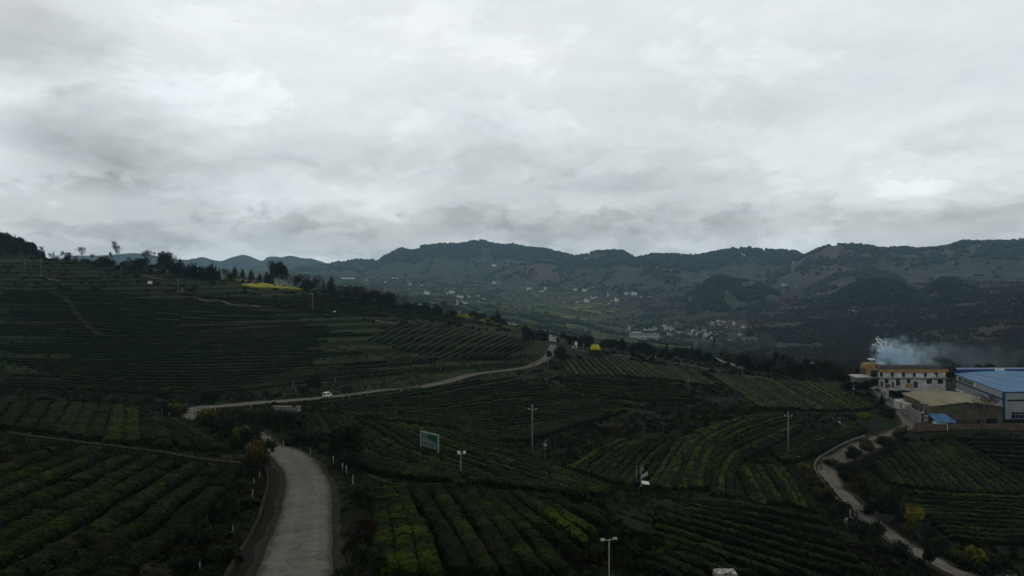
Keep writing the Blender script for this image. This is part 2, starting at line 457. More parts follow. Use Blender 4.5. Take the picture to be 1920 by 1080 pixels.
# ------------------------------------------------------------------ hills beyond the valley
ICO_V, ICO_F = [], []
def _ico():
    p = (1 + 5 ** 0.5) / 2
    v = np.array([(-1, p, 0), (1, p, 0), (-1, -p, 0), (1, -p, 0), (0, -1, p), (0, 1, p), (0, -1, -p), (0, 1, -p), (p, 0, -1), (p, 0, 1), (-p, 0, -1), (-p, 0, 1)], float)
    v /= np.linalg.norm(v[0])
    f = np.array([(0, 11, 5), (0, 5, 1), (0, 1, 7), (0, 7, 10), (0, 10, 11), (1, 5, 9), (5, 11, 4), (11, 10, 2), (10, 7, 6), (7, 1, 8), (3, 9, 4), (3, 4, 2), (3, 2, 6), (3, 6, 8), (3, 8, 9), (4, 9, 5), (2, 4, 11), (6, 2, 10), (8, 6, 7), (9, 8, 1)])
    return v, f
ICO_V, ICO_F = _ico()
def blobs(name, P, W, H, mat, label):
    """one mass of tree crowns: P (n,3) feet, W widths, H heights"""
    n = len(P)
    jit = 1 + 0.35 * (rng.random((n, 12, 1)) - 0.5)
    a = rng.random(n) * 6.28; ca, sa = np.cos(a)[:, None], np.sin(a)[:, None]
    bx = ICO_V[None, :, 0] * ca - ICO_V[None, :, 1] * sa; by = ICO_V[None, :, 0] * sa + ICO_V[None, :, 1] * ca
    B = np.stack([bx * W[:, None] / 2, by * W[:, None] / 2, ICO_V[None, :, 2] * H[:, None] / 2 + H[:, None] * 0.42], -1) * jit
    V = (B + P[:, None, :]).reshape(-1, 3)
    Fs = (ICO_F[None] + (np.arange(n) * 12)[:, None, None]).reshape(-1, 3)
    o = obj(name, mesh_np(name, V, Fs, mat, False))
    return tag(o, label, kind='stuff')

def hill_material(name, wood, scrub, soil, scale):
    m, t, b, out = new_mat(name)
    pos = t.new('ShaderNodeNewGeometry').outputs['Position']
    n1 = t.noise(pos, scale, 7, 0.62); n2 = t.noise(pos, scale * 0.28, 5, 0.55); n3 = t.noise(pos, scale * 4, 5, 0.6)
    c = t.mix(t.map(n1, 0.4, 0.62), wood, scrub)
    c = t.mix(t.math('MULTIPLY', t.map(n2, 0.48, 0.64), 0.85), c, soil)
    c = t.mix(1.0, c, t.ramp(n3, [(0.3, (0.6,) * 3), (0.7, (1.35,) * 3)]), 'MULTIPLY')
    t.put(b.inputs['Base Color'], c); b.inputs['Roughness'].default_value = 0.95; b.inputs['Specular IOR Level'].default_value = 0.05
    return m
M_hill_far = hill_material("far hill", (0.050, 0.075, 0.072), (0.060, 0.082, 0.074), (0.065, 0.080, 0.078), 0.004)  # hill colours lifted and shifted to blue-green, standing in for part of the haze
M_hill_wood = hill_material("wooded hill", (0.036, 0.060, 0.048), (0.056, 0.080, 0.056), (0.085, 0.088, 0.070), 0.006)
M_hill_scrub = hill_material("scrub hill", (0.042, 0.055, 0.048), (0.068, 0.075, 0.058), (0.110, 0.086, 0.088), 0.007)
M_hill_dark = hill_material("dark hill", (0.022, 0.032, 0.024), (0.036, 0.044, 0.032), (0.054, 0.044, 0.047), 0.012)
M_crown_far = surf("far crowns", (0.038, 0.060, 0.048), (0.052, 0.075, 0.054), 0.02, 0.95, spec=0.05)  # follows the wooded hill colour, with the same haze blue painted in
M_crown_dark = surf("dark crowns", (0.018, 0.025, 0.017), (0.034, 0.040, 0.026), 0.03, 0.95, spec=0.02)
M_crown_knoll = surf("knoll crowns", (0.026, 0.040, 0.028), (0.042, 0.056, 0.036), 0.03, 0.95, spec=0.02)
M_crown_brown = surf("brown scrub crowns", (0.020, 0.019, 0.017), (0.040, 0.033, 0.033), 0.03, 0.95, spec=0.02, c3=(0.020, 0.024, 0.016), s3=0.006)

RIDGES = []
def ridge(name, prof, d, wn, wf, mat, label, gul=0.3, seed=1, woods=0, tw=12.0, wmask=0.45, mcrown=None, crest=True, wlabel=None, wlow=-1.0):
    P = np.array(prof, float)
    px = np.arange(P[0, 0], P[-1, 0] + 1, 2.0)
    # smooth profile
    py = np.interp(px, P[:, 0], P[:, 1])
    k = np.ones(7) / 7; py = np.convolve(np.pad(py, 3, mode='edge'), k, 'valid')
    s = np.concatenate([-np.linspace(1, 0.02, 46), [0], np.linspace(0.06, 1, 12)])
    def zf(px_, s_):
        w = np.where(s_ < 0, wn, wf); dd = d * np.exp(s_ * w)
        pyc = np.interp(px_, px, py)
        zc = -(pyc - HY) / F * d
        zg = hgt(px_, dd); zg0 = hgt(px_, np.full_like(dd, d))
        g = 1 - np.abs(s_) ** 1.25
        gl = fbm(px_ / 46 + s_ * 0.8, s_ * 3.2 + 5, seed, 4) - 0.5
        gl2 = np.abs(fbm(px_ / 30 - s_ * 1.5, s_ * 2 + 9, seed + 5, 3) - 0.5) * 2 - 0.4
        am = 4 * np.abs(s_) * (1 - np.abs(s_))
        g = g * (1 + gul * am * (gl * 1.1 - gl2 * 0.5))
        return dd, zg + (zc - zg0) * np.clip(g, 0, 1.2) - 0.015 * d * (np.abs(s_) > 0.985)
    PXg, Sg = np.meshgrid(px, s)
    dd, z = zf(PXg, Sg)
    X = (PXg - CX) / F * dd
    f = grid_faces(*PXg.shape)
    low = (z < hgt(PXg, dd) - 4).ravel()
    f = f[~low[f].all(1)]
    o = obj(name, mesh_np(name, np.stack([X, dd, z], -1).reshape(-1, 3), f, mat, True))
    tag(o, label, kind='structure')
    RIDGES.append(zf)
    if woods:
        n = woods
        pxs = rng.uniform(px[0], px[-1], n); ss = -rng.random(n) ** 1.3
        if crest:
            nc = int((px[-1] - px[0]) * 0.9); pxs = np.concatenate([pxs, rng.uniform(px[0], px[-1], nc)]); ss = np.concatenate([ss, rng.normal(-0.01, 0.012, nc)])
        msk = fbm(pxs / 38 + 4, ss * 5, seed + 40, 4) > wmask
        if crest: msk[n:] = fbm(pxs[n:] / 22, ss[n:] * 0, seed + 60, 2) > 0.42
        pxs, ss = pxs[msk], ss[msk]
        kl = (ss > wlow) | (rng.random(len(ss)) < 0.04); pxs, ss = pxs[kl], ss[kl]
        d2, z2 = zf(pxs, ss)
        ok = z2 > hgt(pxs, d2) - 1
        pxs, ss, d2, z2 = pxs[ok], ss[ok], d2[ok], z2[ok]
        W = tw * (0.6 + 0.9 * rng.random(len(pxs))); H = tw * (0.5 + 0.7 * rng.random(len(pxs)))
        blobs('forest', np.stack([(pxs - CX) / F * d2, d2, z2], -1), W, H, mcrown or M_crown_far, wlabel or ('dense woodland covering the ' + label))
    return o

def prof(s): return [tuple(float(v) for v in p.split()) for p in s.split(';')]
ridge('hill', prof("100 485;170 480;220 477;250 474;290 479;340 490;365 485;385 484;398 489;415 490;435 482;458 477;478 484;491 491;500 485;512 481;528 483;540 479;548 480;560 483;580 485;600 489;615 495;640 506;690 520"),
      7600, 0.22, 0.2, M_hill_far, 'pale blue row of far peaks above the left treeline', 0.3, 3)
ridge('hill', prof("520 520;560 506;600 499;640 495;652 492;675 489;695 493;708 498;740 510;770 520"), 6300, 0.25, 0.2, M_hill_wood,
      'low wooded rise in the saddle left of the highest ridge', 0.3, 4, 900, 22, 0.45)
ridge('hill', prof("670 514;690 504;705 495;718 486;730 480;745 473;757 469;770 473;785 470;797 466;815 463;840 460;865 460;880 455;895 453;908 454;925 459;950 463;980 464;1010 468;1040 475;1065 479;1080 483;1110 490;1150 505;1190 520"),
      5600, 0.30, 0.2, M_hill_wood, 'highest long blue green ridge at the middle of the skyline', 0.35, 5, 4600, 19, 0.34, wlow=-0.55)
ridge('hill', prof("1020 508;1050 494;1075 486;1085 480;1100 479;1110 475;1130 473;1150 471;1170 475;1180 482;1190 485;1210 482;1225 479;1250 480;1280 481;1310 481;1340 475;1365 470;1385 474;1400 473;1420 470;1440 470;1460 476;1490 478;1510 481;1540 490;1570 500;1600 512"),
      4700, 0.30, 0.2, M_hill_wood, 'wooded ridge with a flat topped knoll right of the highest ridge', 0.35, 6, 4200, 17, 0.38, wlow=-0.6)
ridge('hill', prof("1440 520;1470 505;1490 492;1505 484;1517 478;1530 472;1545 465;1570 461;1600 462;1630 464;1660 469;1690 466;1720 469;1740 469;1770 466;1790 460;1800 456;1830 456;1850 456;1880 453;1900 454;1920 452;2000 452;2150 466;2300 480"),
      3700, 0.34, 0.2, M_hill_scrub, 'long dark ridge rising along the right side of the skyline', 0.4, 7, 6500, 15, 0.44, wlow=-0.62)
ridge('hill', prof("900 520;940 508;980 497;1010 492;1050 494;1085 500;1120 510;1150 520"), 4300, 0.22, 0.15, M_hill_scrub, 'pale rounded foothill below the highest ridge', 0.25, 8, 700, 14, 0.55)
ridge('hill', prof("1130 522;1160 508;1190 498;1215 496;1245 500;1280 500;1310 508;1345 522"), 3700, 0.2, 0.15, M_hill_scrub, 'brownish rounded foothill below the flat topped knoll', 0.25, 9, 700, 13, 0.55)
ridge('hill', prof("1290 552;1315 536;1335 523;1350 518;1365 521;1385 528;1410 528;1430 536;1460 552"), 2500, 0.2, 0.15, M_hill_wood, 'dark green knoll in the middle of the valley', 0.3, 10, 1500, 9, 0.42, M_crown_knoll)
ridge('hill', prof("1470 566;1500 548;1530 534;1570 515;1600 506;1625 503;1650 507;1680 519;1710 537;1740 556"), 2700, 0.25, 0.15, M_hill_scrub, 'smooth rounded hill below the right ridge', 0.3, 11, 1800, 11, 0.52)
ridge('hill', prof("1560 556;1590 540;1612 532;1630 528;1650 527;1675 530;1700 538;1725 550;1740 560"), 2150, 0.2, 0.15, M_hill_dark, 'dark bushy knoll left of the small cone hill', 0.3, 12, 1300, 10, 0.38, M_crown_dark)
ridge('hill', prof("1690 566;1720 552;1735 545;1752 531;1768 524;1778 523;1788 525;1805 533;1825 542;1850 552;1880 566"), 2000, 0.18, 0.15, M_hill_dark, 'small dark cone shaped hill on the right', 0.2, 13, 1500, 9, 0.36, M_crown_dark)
ridge('hill', prof("-260 452;-150 448;-60 450;0 456;25 461;45 468;62 478;75 487;100 500"), 800, 0.12, 0.12, M_hill_dark, 'pine covered hill at the left edge', 0.2, 14)
HILL_PINE = RIDGES[-1]

# woodland and scrub on the valley sides
def valley_woods():
    def scatter(n, x0, x1, d0, d1, thr, w0, w1, h0, h1, mat, label, clear=False, sc=(90, 160)):
        d = np.exp(rng.uniform(math.log(d0), math.log(d1), n)); px = rng.uniform(x0, x1, n); x = (px - CX) / F * d
        keep = fbm(x / sc[0], d / sc[1], 70, 4) > thr
        if clear:
            keep &= ~((px > 940) & (px < 1200) & (d > 1900) & (d < 3400) & (rng.random(n) < 0.85))
            keep &= ~((px > 1150) & (px < 1420) & (d > 1250) & (d < 1750) & (rng.random(n) < 0.75))
        px, d, x = px[keep], d[keep], x[keep]; m = len(px)
        blobs('forest', np.stack([x, d, hgt(px, d)], -1), w0 + (w1 - w0) * rng.random(m) ** 1.5, h0 + (h1 - h0) * rng.random(m), mat, label)
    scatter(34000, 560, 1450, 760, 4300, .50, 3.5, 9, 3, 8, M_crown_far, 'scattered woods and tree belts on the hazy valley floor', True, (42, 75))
    scatter(26000, 1400, 2100, 760, 2300, .36, 2.5, 6.5, 1.5, 4.5, M_crown_brown, 'brown leafless scrub covering the slope at the right', sc=(60, 120))
    scatter(9000, 1500, 2150, 400, 780, .30, 1.6, 4.0, 1.2, 3.2, M_crown_brown, 'brown scrub on the dip behind the factory', sc=(40, 60))
    scatter(5000, 1400, 2100, 800, 2600, .56, 5, 9, 4, 8, M_crown_dark, 'darker evergreen thickets in the brown slope at the right')
valley_woods()
# ------------------------------------------------------------------ ribbons that follow the ground: roads, paths, ditches
def resample(P, step):
    P = np.asarray(P, float); sg = np.linalg.norm(np.diff(P[:, :2], axis=0), axis=1); s = np.concatenate([[0], np.cumsum(sg)])
    n = max(int(s[-1] / step) + 1, 3); q = np.linspace(0, s[-1], n)
    return np.stack([np.interp(q, s, P[:, k]) for k in range(P.shape[1])], -1), s[-1]
def smooth_line(P, it=2):
    P = np.array(P, float)
    for _ in range(it):
        Q = P.copy(); Q[1:-1] = (P[:-2] + 2 * P[1:-1] + P[2:]) / 4; P = Q
    return P
def frame2d(P):
    T = np.gradient(P[:, :2], axis=0); T /= np.maximum(np.linalg.norm(T, axis=1, keepdims=True), 1e-9)
    return T, np.stack([T[:, 1], -T[:, 0]], -1)
def ribbon(name, line, width, lift, mat, skirt=0.5, step=1.5, cols=5, jitter=0.0, crown=0.0, smooth=4):
    P, L = resample(line, step); P = smooth_line(P, smooth)
    T, N = frame2d(P)
    w = np.asarray(width if np.ndim(width) else np.full(len(P), width), float)
    if len(w) != len(P): w = np.interp(np.linspace(0, 1, len(P)), np.linspace(0, 1, len(w)), w)
    a = np.linspace(-1, 1, cols)
    X = P[:, None, 0] + N[:, None, 0] * a[None] * w[:, None] / 2
    Y = P[:, None, 1] + N[:, None, 1] * a[None] * w[:, None] / 2
    if jitter:
        for e in (0, -1):
            jj = (fbm(np.arange(len(P)) * 0.35, np.zeros(len(P)) + e, 9, 3) - 0.5) * jitter
            X[:, e] += N[:, 0] * jj; Y[:, e] += N[:, 1] * jj
    zc = hxy(P[:, 0], P[:, 1]); zc = np.convolve(np.pad(zc, 3, mode='edge'), np.ones(7) / 7, 'valid')
    Zt = np.maximum(hxy(X, Y) * 0.35 + zc[:, None] * 0.65, hxy(X, Y) + 0.03) + lift + crown * (1 - a[None] ** 2)
    X = np.concatenate([X[:, :1], X, X[:, -1:]], 1); Y = np.concatenate([Y[:, :1], Y, Y[:, -1:]], 1)
    Z = np.concatenate([Zt[:, :1] - skirt, Zt, Zt[:, -1:] - skirt], 1)
    me = mesh_np(name, np.stack([X, Y, Z], -1).reshape(-1, 3), grid_faces(*X.shape), mat, False)
    al = np.repeat((np.arange(len(P)) * L / max(len(P) - 1, 1))[:, None], X.shape[1], 1); ac = np.repeat(np.concatenate([[-1], a, [1]])[None], len(P), 0)
    for nm_, ar in (('along', al), ('across', ac)):
        at_ = me.attributes.new(nm_, 'FLOAT', 'POINT'); at_.data.foreach_set('value', ar.astype(np.float32).ravel())
    return obj(name, me), np.stack([P[:, 0], P[:, 1], zc + lift], -1)

def road_mat(name, c1, c2, c3, stain):
    m, t, b, out = new_mat(name)
    pos = t.new('ShaderNodeNewGeometry').outputs['Position']
    al = t.new('ShaderNodeAttribute', attribute_name='along').outputs['Fac']; ac = t.new('ShaderNodeAttribute', attribute_name='across').outputs['Fac']
    n = t.noise(pos, 1.3, 8, 0.68); n2 = t.noise(pos, 0.22, 4, 0.55); n3 = t.noise(t.comb(al, t.math('MULTIPLY', ac, 9.0), 0.0), 0.35, 6, 0.6)
    col = t.mix(t.map(n, 0.35, 0.65), c1, c2)
    col = t.mix(t.math('MULTIPLY', t.map(n2, 0.45, 0.65), 0.6), col, c3)
    aa = t.math('ABSOLUTE', ac)
    track = t.math('MULTIPLY', t.map(t.math('ABSOLUTE', t.math('SUBTRACT', aa, 0.42)), 0.24, 0.05), t.map(n3, 0.35, 0.6))
    col = t.mix(t.math('MULTIPLY', track, 0.22), col, tuple(min(1, x * 1.5) for x in c2))
    # slab joints every five metres, a centre joint, cracks
    fr = t.math('ABSOLUTE', t.math('SUBTRACT', t.math('FRACT', t.math('MULTIPLY', t.math('ADD', al, t.math('MULTIPLY', n, 0.25)), 0.2)), 0.5))
    col = t.mix(t.math('MULTIPLY', t.map(fr, 0.022, 0.008), 0.55), col, stain)
    vo = t.new('ShaderNodeTexVoronoi', feature='DISTANCE_TO_EDGE'); t.put(vo.inputs['Vector'], t.vmath('ADD', pos, t.comb(n, n2, 0.0))); vo.inputs['Scale'].default_value = 0.28
    col = t.mix(t.math('MULTIPLY', t.map(vo.outputs['Distance'], 0.03, 0.008), 0.45), col, stain)
    # soil and leaf litter creeping in from the edges
    edge = t.math('ADD', aa, t.math('MULTIPLY', t.math('SUBTRACT', n3, 0.5), 0.55))
    col = t.mix(t.math('MULTIPLY', t.map(edge, 0.70, 1.0), 0.8), col, (0.035, 0.030, 0.020))
    sp = t.noise(pos, 0.55, 3, 0.5)
    col = t.mix(t.math('MULTIPLY', t.map(sp, 0.62, 0.72), 0.5), col, stain)
    t.put(b.inputs['Base Color'], col); b.inputs['Roughness'].default_value = 0.9; b.inputs['Specular IOR Level'].default_value = 0.06
    return m
M_conc = road_mat("road concrete", (0.115, 0.110, 0.094), (0.155, 0.150, 0.132), (0.10, 0.09, 0.074), (0.05, 0.046, 0.038))
M_conc_far = road_mat("lane concrete", (0.125, 0.118, 0.098), (0.175, 0.168, 0.146), (0.10, 0.09, 0.07), (0.055, 0.05, 0.04))
M_edge = surf("road edge stone", (0.014, 0.012, 0.008), (0.034, 0.029, 0.021), 1.2, 0.9, 0.08)
M_path = surf("path concrete", (0.09, 0.086, 0.072), (0.16, 0.155, 0.135), 0.7, 0.85)
M_dirt = surf("trodden earth path", (0.015, 0.018, 0.005), (0.028, 0.030, 0.009), 0.6, 0.95, 0.1)
M_ditch = surf("dark ditch stone", (0.006, 0.006, 0.004), (0.013, 0.013, 0.008), 1.0, 0.9, 0.1)  # stone tone, darker than the road edge

def pl(s): return [tuple(float(v) for v in p.split()) for p in s.split(';')]
main_px = pl("545 1330 38;549 1180 48;552 1080 58;560 1040 65;568 1000 74;574 960 85;577 930 94;576 905 103;566 880 113;545 860 124;515 845 136;480 828 150;430 806 175;390 794 190;362 784 203;362 774 220;385 767 232;420 763 242;470 758.5 256;520 754 270;600 746 295;650 741 307;700 735 320;750 727 335;800 719 350;850 710 362;900 701 375;950 692 386;985 686 396;1010 681 403;1024 674 412;1032 664 424;1036 655 436;1038 648 452")
def from_px(L): return np.array([((a - CX) / F * d, d, 0.0) for a, b, d in L])
road, road_c = ribbon('road', from_px(main_px), [5.0] * 6 + [5.2] * 5 + [5.0] * 12 + [4.6] * 10, 0.22, M_conc, 1.2, 1.2, 7, 0.25)
tag(road, 'grey concrete road curving out of the foreground to the hill', kind='structure')
# earth margin beside the road and a stone-lined ditch on its left
mr, _ = ribbon('road', from_px(main_px), 6.6, 0.10, M_edge, 1.0, 1.2, 3, 0.8); tag(mr, 'stony earth verge along the concrete road', kind='structure')
def offset(line, o0, o1, dist):
    P = smooth_line(resample(line, 1.5)[0], 4); T, N = frame2d(P)
    Q = P.copy(); Q[:, :2] += N * dist
    n = len(Q); return Q[int(n * o0):int(n * o1)]
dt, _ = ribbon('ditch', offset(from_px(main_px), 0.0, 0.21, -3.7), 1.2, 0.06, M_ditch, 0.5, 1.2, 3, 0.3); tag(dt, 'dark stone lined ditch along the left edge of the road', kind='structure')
wl, _ = ribbon('low_wall', offset(from_px(main_px), 0.0, 0.20, -4.5), 0.3, 0.4, M_edge, 1.0, 1.2, 3, 0.08); tag(wl, 'low stone retaining wall left of the roadside ditch', 'wall')

lane_px = pl("2010 1180 104;1900 1118 116;1830 1090 122;1775 1064 129;1735 1044 136;1700 1024 143;1668 1002 150;1640 980 156;1612 958 163;1588 936 170;1568 915 177;1556 898 183;1551 884 189;1558 873 194;1580 862 199;1605 850 205;1635 836 213;1660 824 221;1685 812 230;1703 800 238;1704 789 246;1690 775 255;1672 760 266;1656 746 276;1648 736 284")
lane, lane_c = ribbon('lane', from_px(lane_px), [3.8] * 10 + [4.3] * 5 + [3.7] * 9, 0.2, M_conc_far, 1.0, 1.2, 7, 1.3)
tag(lane, 'pale concrete lane winding down the right side to the factory gate', kind='structure')
lv, _ = ribbon('lane', from_px(lane_px), 6.0, 0.08, M_edge, 0.8, 1.2, 3, 0.9); tag(lv, 'bare earth verges of the winding lane', kind='structure')
lk, _ = ribbon('low_wall', offset(from_px(lane_px), 0.18, 0.62, -2.9), 0.3, 0.45, M_path, 0.8, 1.2, 3, 0.05); tag(lk, 'low concrete kerb wall along the left edge of the winding lane', 'wall')

def gline(s, **k): return np.array([cast(a, b, **k) for a, b in pl(s)])
def track(name, s, w, lift, mat, label, kind='structure', cat=None, **k):
    o, _ = ribbon(name, gline(s, **k), w, lift, mat, 0.4, 1.5, 3, 0.2); return tag(o, label, cat, None, kind)
track('path', "1343 668;1352 677;1372 684;1392 692", 4.0, 0.2, M_conc_far, 'short pale stretch of track among the trees right of centre', dmin=300)
for s, w, lb in (("1074 656;1110 661;1150 665;1190 671;1238 678", 1.1, 'thin pale concrete channel running along the top of the central tea slope'),
              ("1262 681;1292 685;1335 695;1362 697", 1.1, 'thin pale concrete channel below the wooded belt'),
              ("1392 704;1412 707;1466 714;1525 719;1600 720", 1.2, 'thin pale concrete channel leading to the lean-to shed'),
              ("365 557;420 566;486 577", 1.3, 'thin pale path crossing the left hill'),
              ("84 522;96 524;110 528", 1.6, 'short pale path beside a pole on the upper left hill'),
              ("264 517;285 519;306 523", 1.3, 'faint pale path on the upper hill above the white board'),
              ("703 601;722 604;740 608", 1.4, 'short pale path near the bright green terrace')):
    track('path', s, w, 0.25, M_path, lb)
for s, w, lb in (("95 549;120 558;132 570;140 585;150 600;172 618;196 633", 2.6, 'worn grassy track running down the left hill'),
              ("690 893;712 903;735 912;770 914;830 909;866 902", 0.7, 'narrow footpath below the ridge field leading to the camera pole'),
              ("20 812;60 820;110 825;165 833;215 838;262 845;310 850;350 858;400 865;462 871", 1.7, 'trodden earth path between the two tea fields on the left'),
              ("1235 930;1270 935;1330 938;1400 945;1450 955", 1.2, 'trodden path at the foot of the sunken tea field'),
              ("1440 778;1500 776;1560 776;1650 772", 1.2, 'trodden path below the tea field beside the factory lane'),
              ("960 702;1010 712;1060 726;1120 742;1170 752;1212 763", 2.2, 'grassy terrace edge crossing the middle tea field'),
              ("180 547;250 546;310 549", 1.5, 'pale dry bank on the upper left hill'),
              ("340 612;400 612;470 608;560 604", 3.0, 'dry brown terrace bank in the middle of the left hill')):
    track('path', s, w, 0.75 if 'left hill' in lb else 0.18, M_dirt, lb)

for s, w, lb in (("998 541;1001 549;1006 556;1015 560;1023 562", 9, 'pale track zigzagging down the far valley side'), ("960 574;968 577;976 580", 8, 'short pale track on the far valley floor'),
              ("1418 565;1440 565;1465 568;1482 574", 7, 'pale track across the slope below the dark knoll'), ("893 503;908 500;922 499", 10, 'pale track on the slope under the highest ridge'),
              ("1040 539;1075 541;1110 540", 6, 'thin pale lane between the far houses'), ("1150 552;1200 553;1260 551", 6, 'thin pale lane below the far houses')):
    track('path', s, w, 1.2, M_path, lb, dmin=1000, dmax=4300)

# ------------------------------------------------------------------ tea hedges
def hedge_mat(name, dark, mid_, tip, s3, rand):
    m, t, b, out = new_mat(name)
    g = t.new('ShaderNodeNewGeometry'); pos = g.outputs['Position']
    n1 = t.noise(pos, 2.2, 6, 0.65); n2 = t.noise(pos, s3, 4, 0.6); n3 = t.noise(pos, 0.75, 4, 0.6)
    rr = t.new('ShaderNodeObjectInfo').outputs['Random']
    base = t.mix(t.map(n1, 0.36, 0.66), dark, mid_)
    # young leaf flush: grows on the upper side of the bushes, in patches
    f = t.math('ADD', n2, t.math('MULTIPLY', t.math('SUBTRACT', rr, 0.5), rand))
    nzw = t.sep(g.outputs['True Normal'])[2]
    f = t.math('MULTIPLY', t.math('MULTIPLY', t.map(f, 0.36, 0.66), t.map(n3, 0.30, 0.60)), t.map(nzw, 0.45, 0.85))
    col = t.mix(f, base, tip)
    rb = t.noise(pos, 0.13, 3, 0.5)
    col = t.mix(t.math('MULTIPLY', t.map(rb, 0.56, 0.7), 0.7), col, (0.018, 0.014, 0.007))
    t.put(b.inputs['Base Color'], col); b.inputs['Roughness'].default_value = 0.75; b.inputs['Specular IOR Level'].default_value = 0.02
    nd = t.new('ShaderNodeBump'); nd.inputs['Distance'].default_value = 0.22; nd.inputs['Strength'].default_value = 1.0
    t.put(nd.inputs['Height'], t.noise(pos, 5.0, 6, 0.7)); t.l.new(nd.outputs[0], b.inputs['Normal'])
    return m
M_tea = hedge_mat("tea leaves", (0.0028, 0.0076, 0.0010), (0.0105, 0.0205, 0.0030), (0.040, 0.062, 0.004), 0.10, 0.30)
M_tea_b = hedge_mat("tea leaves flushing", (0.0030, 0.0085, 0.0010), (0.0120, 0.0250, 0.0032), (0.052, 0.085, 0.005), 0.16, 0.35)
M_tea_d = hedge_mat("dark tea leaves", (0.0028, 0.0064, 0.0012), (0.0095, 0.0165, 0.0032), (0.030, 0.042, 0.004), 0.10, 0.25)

ORD = "first second third fourth fifth sixth seventh eighth ninth tenth eleventh twelfth thirteenth fourteenth fifteenth sixteenth seventeenth eighteenth nineteenth twentieth".split()
TENS = {2: ('twenty', 'twentieth'), 3: ('thirty', 'thirtieth'), 4: ('forty', 'fortieth'), 5: ('fifty', 'fiftieth'), 6: ('sixty', 'sixtieth'), 7: ('seventy', 'seventieth'), 8: ('eighty', 'eightieth'), 9: ('ninety', 'ninetieth')}
def ordw(k):
    if k < 20: return ORD[k]
    t_, u = divmod(k + 1, 10)
    return TENS[t_][0] + '-' + ORD[u - 1] if u else TENS[t_][1]

SECT = np.array([(-1.0, -0.25), (-1.02, 0.25), (-0.92, 0.62), (-0.66, 0.90), (-0.25, 1.0), (0.25, 1.0), (0.66, 0.90), (0.92, 0.62), (1.02, 0.25), (1.0, -0.25)])
def hedge(line, w, h, mat, step, label, group, seed):
    P, L = resample(line, step)
    if L < 2.5: return None
    P = smooth_line(P, max(1, int(2.0 / step)))
    T, N = frame2d(P); n = len(P)
    z = hxy(P[:, 0], P[:, 1])
    s = np.arange(n) * step
    wl_ = w * (0.90 + 0.22 * fbm(s / 3.2, np.zeros(n) + seed * 3.1, seed, 3)); hl = h * (0.84 + 0.32 * fbm(s / 2.6, np.zeros(n) + seed * 1.7, seed + 3, 3))
    gap = fbm(s / 3.1, np.zeros(n) + seed * 5.3, seed + 9, 2); hl = hl * np.where(gap < 0.22, 0.6, 1.0)
    e = np.minimum(np.arange(n), np.arange(n)[::-1]) * step
    tp = np.sqrt(np.clip(e / 0.8, 0.02, 1)); wl_ *= tp; hl *= tp
    wob = (fbm(s / 8, np.zeros(n) + seed * 9.1, seed + 5, 3) - 0.5) * 0.4 * w
    m = len(SECT)
    A = SECT[None, :, 0] * wl_[:, None] / 2 + wob[:, None]; B = SECT[None, :, 1] * hl[:, None]
    j = rng.normal(0, 1, (n, m, 3)) * np.array([0.07, 0.07, 0.07]) * min(1.0, 0.5 + step)
    lum = (vnoise(np.arange(n)[:, None] * step / 0.8 + seed * 7, np.arange(m)[None] * 0.6, seed + 1) - 0.5) * 0.34
    A = A * (1 + lum * 0.4); B = B * (1 + lum * 0.45)
    X = P[:, None, 0] + N[:, None, 0] * A + j[..., 0]; Y = P[:, None, 1] + N[:, None, 1] * A + j[..., 1]
    Z = hxy(X, Y) * 0.5 + z[:, None] * 0.5 + B + j[..., 2]
    V = np.stack([X, Y, Z], -1).reshape(-1, 3); Fq = grid_faces(n, m)
    if step <= 0.65:                                # sprays of shoots standing out of the clipped surface
        q = V[Fq]; cen = q.mean(1); nn = np.cross(q[:, 2] - q[:, 0], q[:, 3] - q[:, 1]); nn /= np.maximum(np.linalg.norm(nn, axis=1, keepdims=True), 1e-6)
        if nn[:, 2].mean() < 0: nn = -nn
        K = int(L * (60 if step < .34 else 22)); ii = rng.integers(0, len(q), K)
        w4 = rng.dirichlet([1, 1, 1, 1], K)[:, :, None]; c = (q[ii] * w4).sum(1)
        d_ = nn[ii] * .55 + rng.normal(0, .7, (K, 3)) + np.array([0, 0, .2]); d_ /= np.linalg.norm(d_, axis=1, keepdims=True)
        sd = np.cross(d_, nn[ii] + rng.normal(0, .35, (K, 3))); sd /= np.maximum(np.linalg.norm(sd, axis=1, keepdims=True), 1e-6)
        ls = (.075 if step < .34 else .13) * (0.6 + .9 * rng.random((K, 1)))
        T4 = np.stack([c - d_ * ls * .4, c + sd * ls * .55 + d_ * ls * .4, c + d_ * ls * 1.3, c - sd * ls * .55 + d_ * ls * .4], 1).reshape(-1, 3)
        Fl = np.arange(K * 4).reshape(K, 4) + len(V); V = np.vstack([V, T4]); Fq = np.vstack([Fq, Fl])
    o = obj('tea_hedge', mesh_np('tea_hedge', V, Fq, mat, False))
    return tag(o, label, 'hedge', group)

